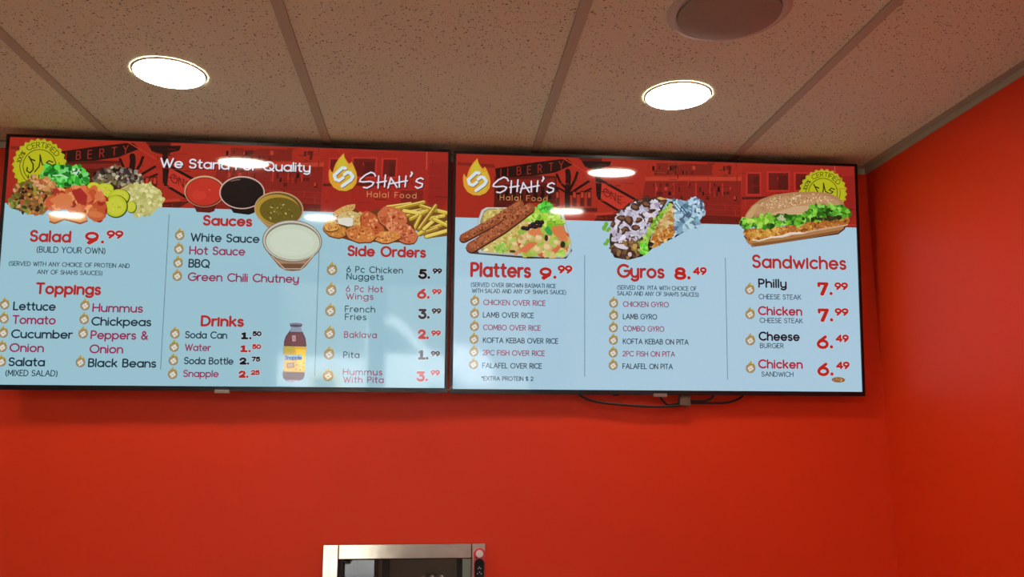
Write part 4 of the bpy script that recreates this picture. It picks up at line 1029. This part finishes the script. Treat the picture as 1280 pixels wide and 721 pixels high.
# black and red gadget hung on the frame
p0 = wallpt(599.2, 691.5, YB - .026)
t = thing('handheld_remote', 'red and black handheld gadget with round white button hung on steel frame', 'gadget', p0)
W2 = .0165
def capsule(bm, w_, top, bot, y0, y1, bev):
    pts = [(w_ * math.cos(a), top + w_ * math.sin(a)) for a in [math.pi * k / 14 for k in range(15)]] + [(-w_ * .9, bot + .012), (-w_ * .6, bot), (w_ * .6, bot), (w_ * .9, bot + .012)]
    a = [bm.verts.new((x, y0, z)) for x, z in pts]; b = [bm.verts.new((x, y1, z)) for x, z in pts]
    bm.faces.new(a); bm.faces.new(list(reversed(b)))
    for k in range(len(a)): bm.faces.new((a[k], b[k], b[(k + 1) % len(a)], a[(k + 1) % len(a)]))
    bmesh.ops.recalc_face_normals(bm, faces=bm.faces)
    bmesh.ops.bevel(bm, geom=[e for e in bm.edges if abs(e.verts[0].co.y - e.verts[1].co.y) < 1e-6 and e.verts[0].co.y < (y0 + y1) / 2], offset=bev, segments=2, affect='EDGES')
bm = bmesh.new(); capsule(bm, W2, -.002, -.135, -.008, .0098, .003); obj('case', bm, M['case'], t, smooth=True)
bm = bmesh.new(); capsule(bm, W2 * .82, -.026, -.130, -.0105, -.006, .001); obj('face_plate', bm, M['black'], t)
bm = bmesh.new(); r = lathe(bm, [(.0100, -.007), (.0100, -.0105), (.0086, -.0122), (.001, -.0125)], 32, 0, 0, 'Y'); bm.faces.new(r[-1]); obj('button', bm, M['white'], t, smooth=True, label='round white button')
for x, z in ((-.0035, -.0385), (.0035, -.0385), (0, -.035), (.0005, -.048), (-.005, -.052), (.005, -.052)):
    bm = bmesh.new(); r = lathe(bm, [(.0014, -.0100), (.0013, -.0118), (.0004, -.0119)], 12, x, z, 'Y'); bm.faces.new(r[-1]); obj('indicator', bm, M['white'], t)
bm = bmesh.new(); lathe(bm, [(.0025, -.006), (.0025, -.011), (.0005, -.0112)], 12, -.0085, -.009, 'Y'); obj('hook_eye', bm, M['black'], t)

# something standing behind the glass
t = thing('tall_cabinet', 'tall dark olive cabinet behind the middle glass pane', 'cabinet', (-.035, 3.7, 0))
bm = bmesh.new(); bbox(bm, -.27, .155, -.15, .19, 0, 1.95, .004); obj('carcass', bm, M['olive'], t)
bm = bmesh.new(); bbox(bm, -.265, .15, -.17, -.151, .06, 1.94, .004); obj('door', bm, M['olive'], t)
d0 = wallpt(540, 716, 2.78)
t = thing('counter', 'grey kitchen counter behind the pass-through window', 'counter', (0, 2.9, 0))
bm = bmesh.new(); bbox(bm, -.8, .8, -.3, .3, .88, .92, .004); obj('worktop', bm, M['steel'], t)
bm = bmesh.new(); bbox(bm, -.78, .78, -.26, .28, 0, .88, .004); obj('cabinet', bm, M['kitchen'], t)
t = thing('dispenser', 'black and chrome topped dispenser behind the glass of the pass-through', 'dispenser', (d0.x, d0.y, .92))
hh = d0.z - .92
bm = bmesh.new(); lathe(bm, [(.001, 0), (.045, 0), (.045, hh - .05), (.036, hh - .035), (.03, hh - .03), (.001, hh - .03)], 32); obj('body', bm, M['chrome'], t, smooth=True)
bm = bmesh.new(); lathe(bm, [(.03, hh - .03), (.041, hh - .022), (.041, hh - .012), (.02, hh - .006), (.02, hh), (.001, hh + .001)], 32); obj('cap', bm, M['gasket'], t, smooth=True)
for x in (-.028, .0, .028):
    bm = bmesh.new(); lathe(bm, [(.008, hh - .014), (.008, hh - .004), (.004, hh - .001), (.0005, hh - .0005)], 16, x, -.03); obj('knob', bm, M['chrome'], t, smooth=True)

# ------------------------------------------------------------------ pickup parked across the street (seen mirrored in the screens)
t = thing('pickup_truck', 'white pickup truck parked outside, mirrored in the left screen', 'truck', (-1.5, -13.2, -.02))
side = [(-1.9, .5), (-1.9, 1.22), (.33, 1.22), (.36, 1.98), (.45, 2.08), (.92, 2.08), (1.05, 2.0), (1.75, 1.32), (2.55, 1.12), (2.72, .9), (2.72, .45)]
bm = bmesh.new()
a = [bm.verts.new((x, .9, z)) for x, z in side]; b = [bm.verts.new((x, -.9, z)) for x, z in side]
bm.faces.new(a); bm.faces.new(list(reversed(b)))
for k in range(len(a)): bm.faces.new((a[k], b[k], b[(k + 1) % len(a)], a[(k + 1) % len(a)]))
bmesh.ops.recalc_face_normals(bm, faces=bm.faces); bmesh.ops.bevel(bm, geom=list(bm.edges), offset=.03, segments=2, affect='EDGES')
obj('body', bm, M['truck'], t, smooth=True)
for s in (1, -1):
    bm = bmesh.new(); y = .905 * s
    pts = [(.52, 1.36), (1.45, 1.36), (.94, 1.9), (.52, 1.95)]
    v1 = [bm.verts.new((x, y - .01 * s, z)) for x, z in pts]; v2 = [bm.verts.new((x, y + .004 * s, z)) for x, z in pts]
    bm.faces.new(v1); bm.faces.new(v2)
    for k in range(4): bm.faces.new((v1[k], v1[(k + 1) % 4], v2[(k + 1) % 4], v2[k]))
    obj('side_window', bm, M['darkglass'], t)
bm = bmesh.new()
v = [bm.verts.new(p) for p in ((1.10, -.75, 1.985), (1.10, .75, 1.985), (1.74, .8, 1.36), (1.74, -.8, 1.36))]
bm.faces.new(v); obj('windscreen', bm, M['darkglass'], t)
for x in (-1.2, 1.75):
    for s in (1, -1):
        bm = bmesh.new(); lathe(bm, [(.05, s * .92), (.2, s * .94), (.32, s * .93), (.36, s * .86), (.36, s * .72), (.05, s * .70)], 32, x, .36, 'Y'); obj('wheel', bm, M['tyre'], t, smooth=True)

t = thing('newspaper_box', 'yellow box on the pavement outside, mirrored beside the juice bottle', 'box', (-1.75, -10.6, -.02))
bm = bmesh.new(); bbox(bm, -.24, .24, -.2, .2, .12, 1.05, .02); obj('cabinet', bm, M['yellow'], t, smooth=True)
bm = bmesh.new(); bbox(bm, -.18, .18, .195, .21, .6, .98, .004); obj('door', bm, M['darkglass'], t)
bm = bmesh.new(); bbox(bm, -.22, .22, -.18, .18, 0, .125, .006); obj('base', bm, M['yellow'], t)
t = thing('building', 'low grey brick building across the street, mirrored in the screens', 'building', (0, -24, -.02))
bm = bmesh.new(); bbox(bm, -16, 16, -3, 3, 0, 4.2, .03); obj('wall', bm, M['brick'], t)
bm = bmesh.new(); bbox(bm, -16.2, 16.2, -3.2, 3.2, 4.2, 4.5, .03); obj('parapet', bm, M['cream'], t)
for x in (-9, -5, 4, 8):
    bm = bmesh.new(); box(bm, x - 1, x + 1, 2.98, 3.04, 1.0, 2.8); f = obj('window', bm, M['darkglass'], t)
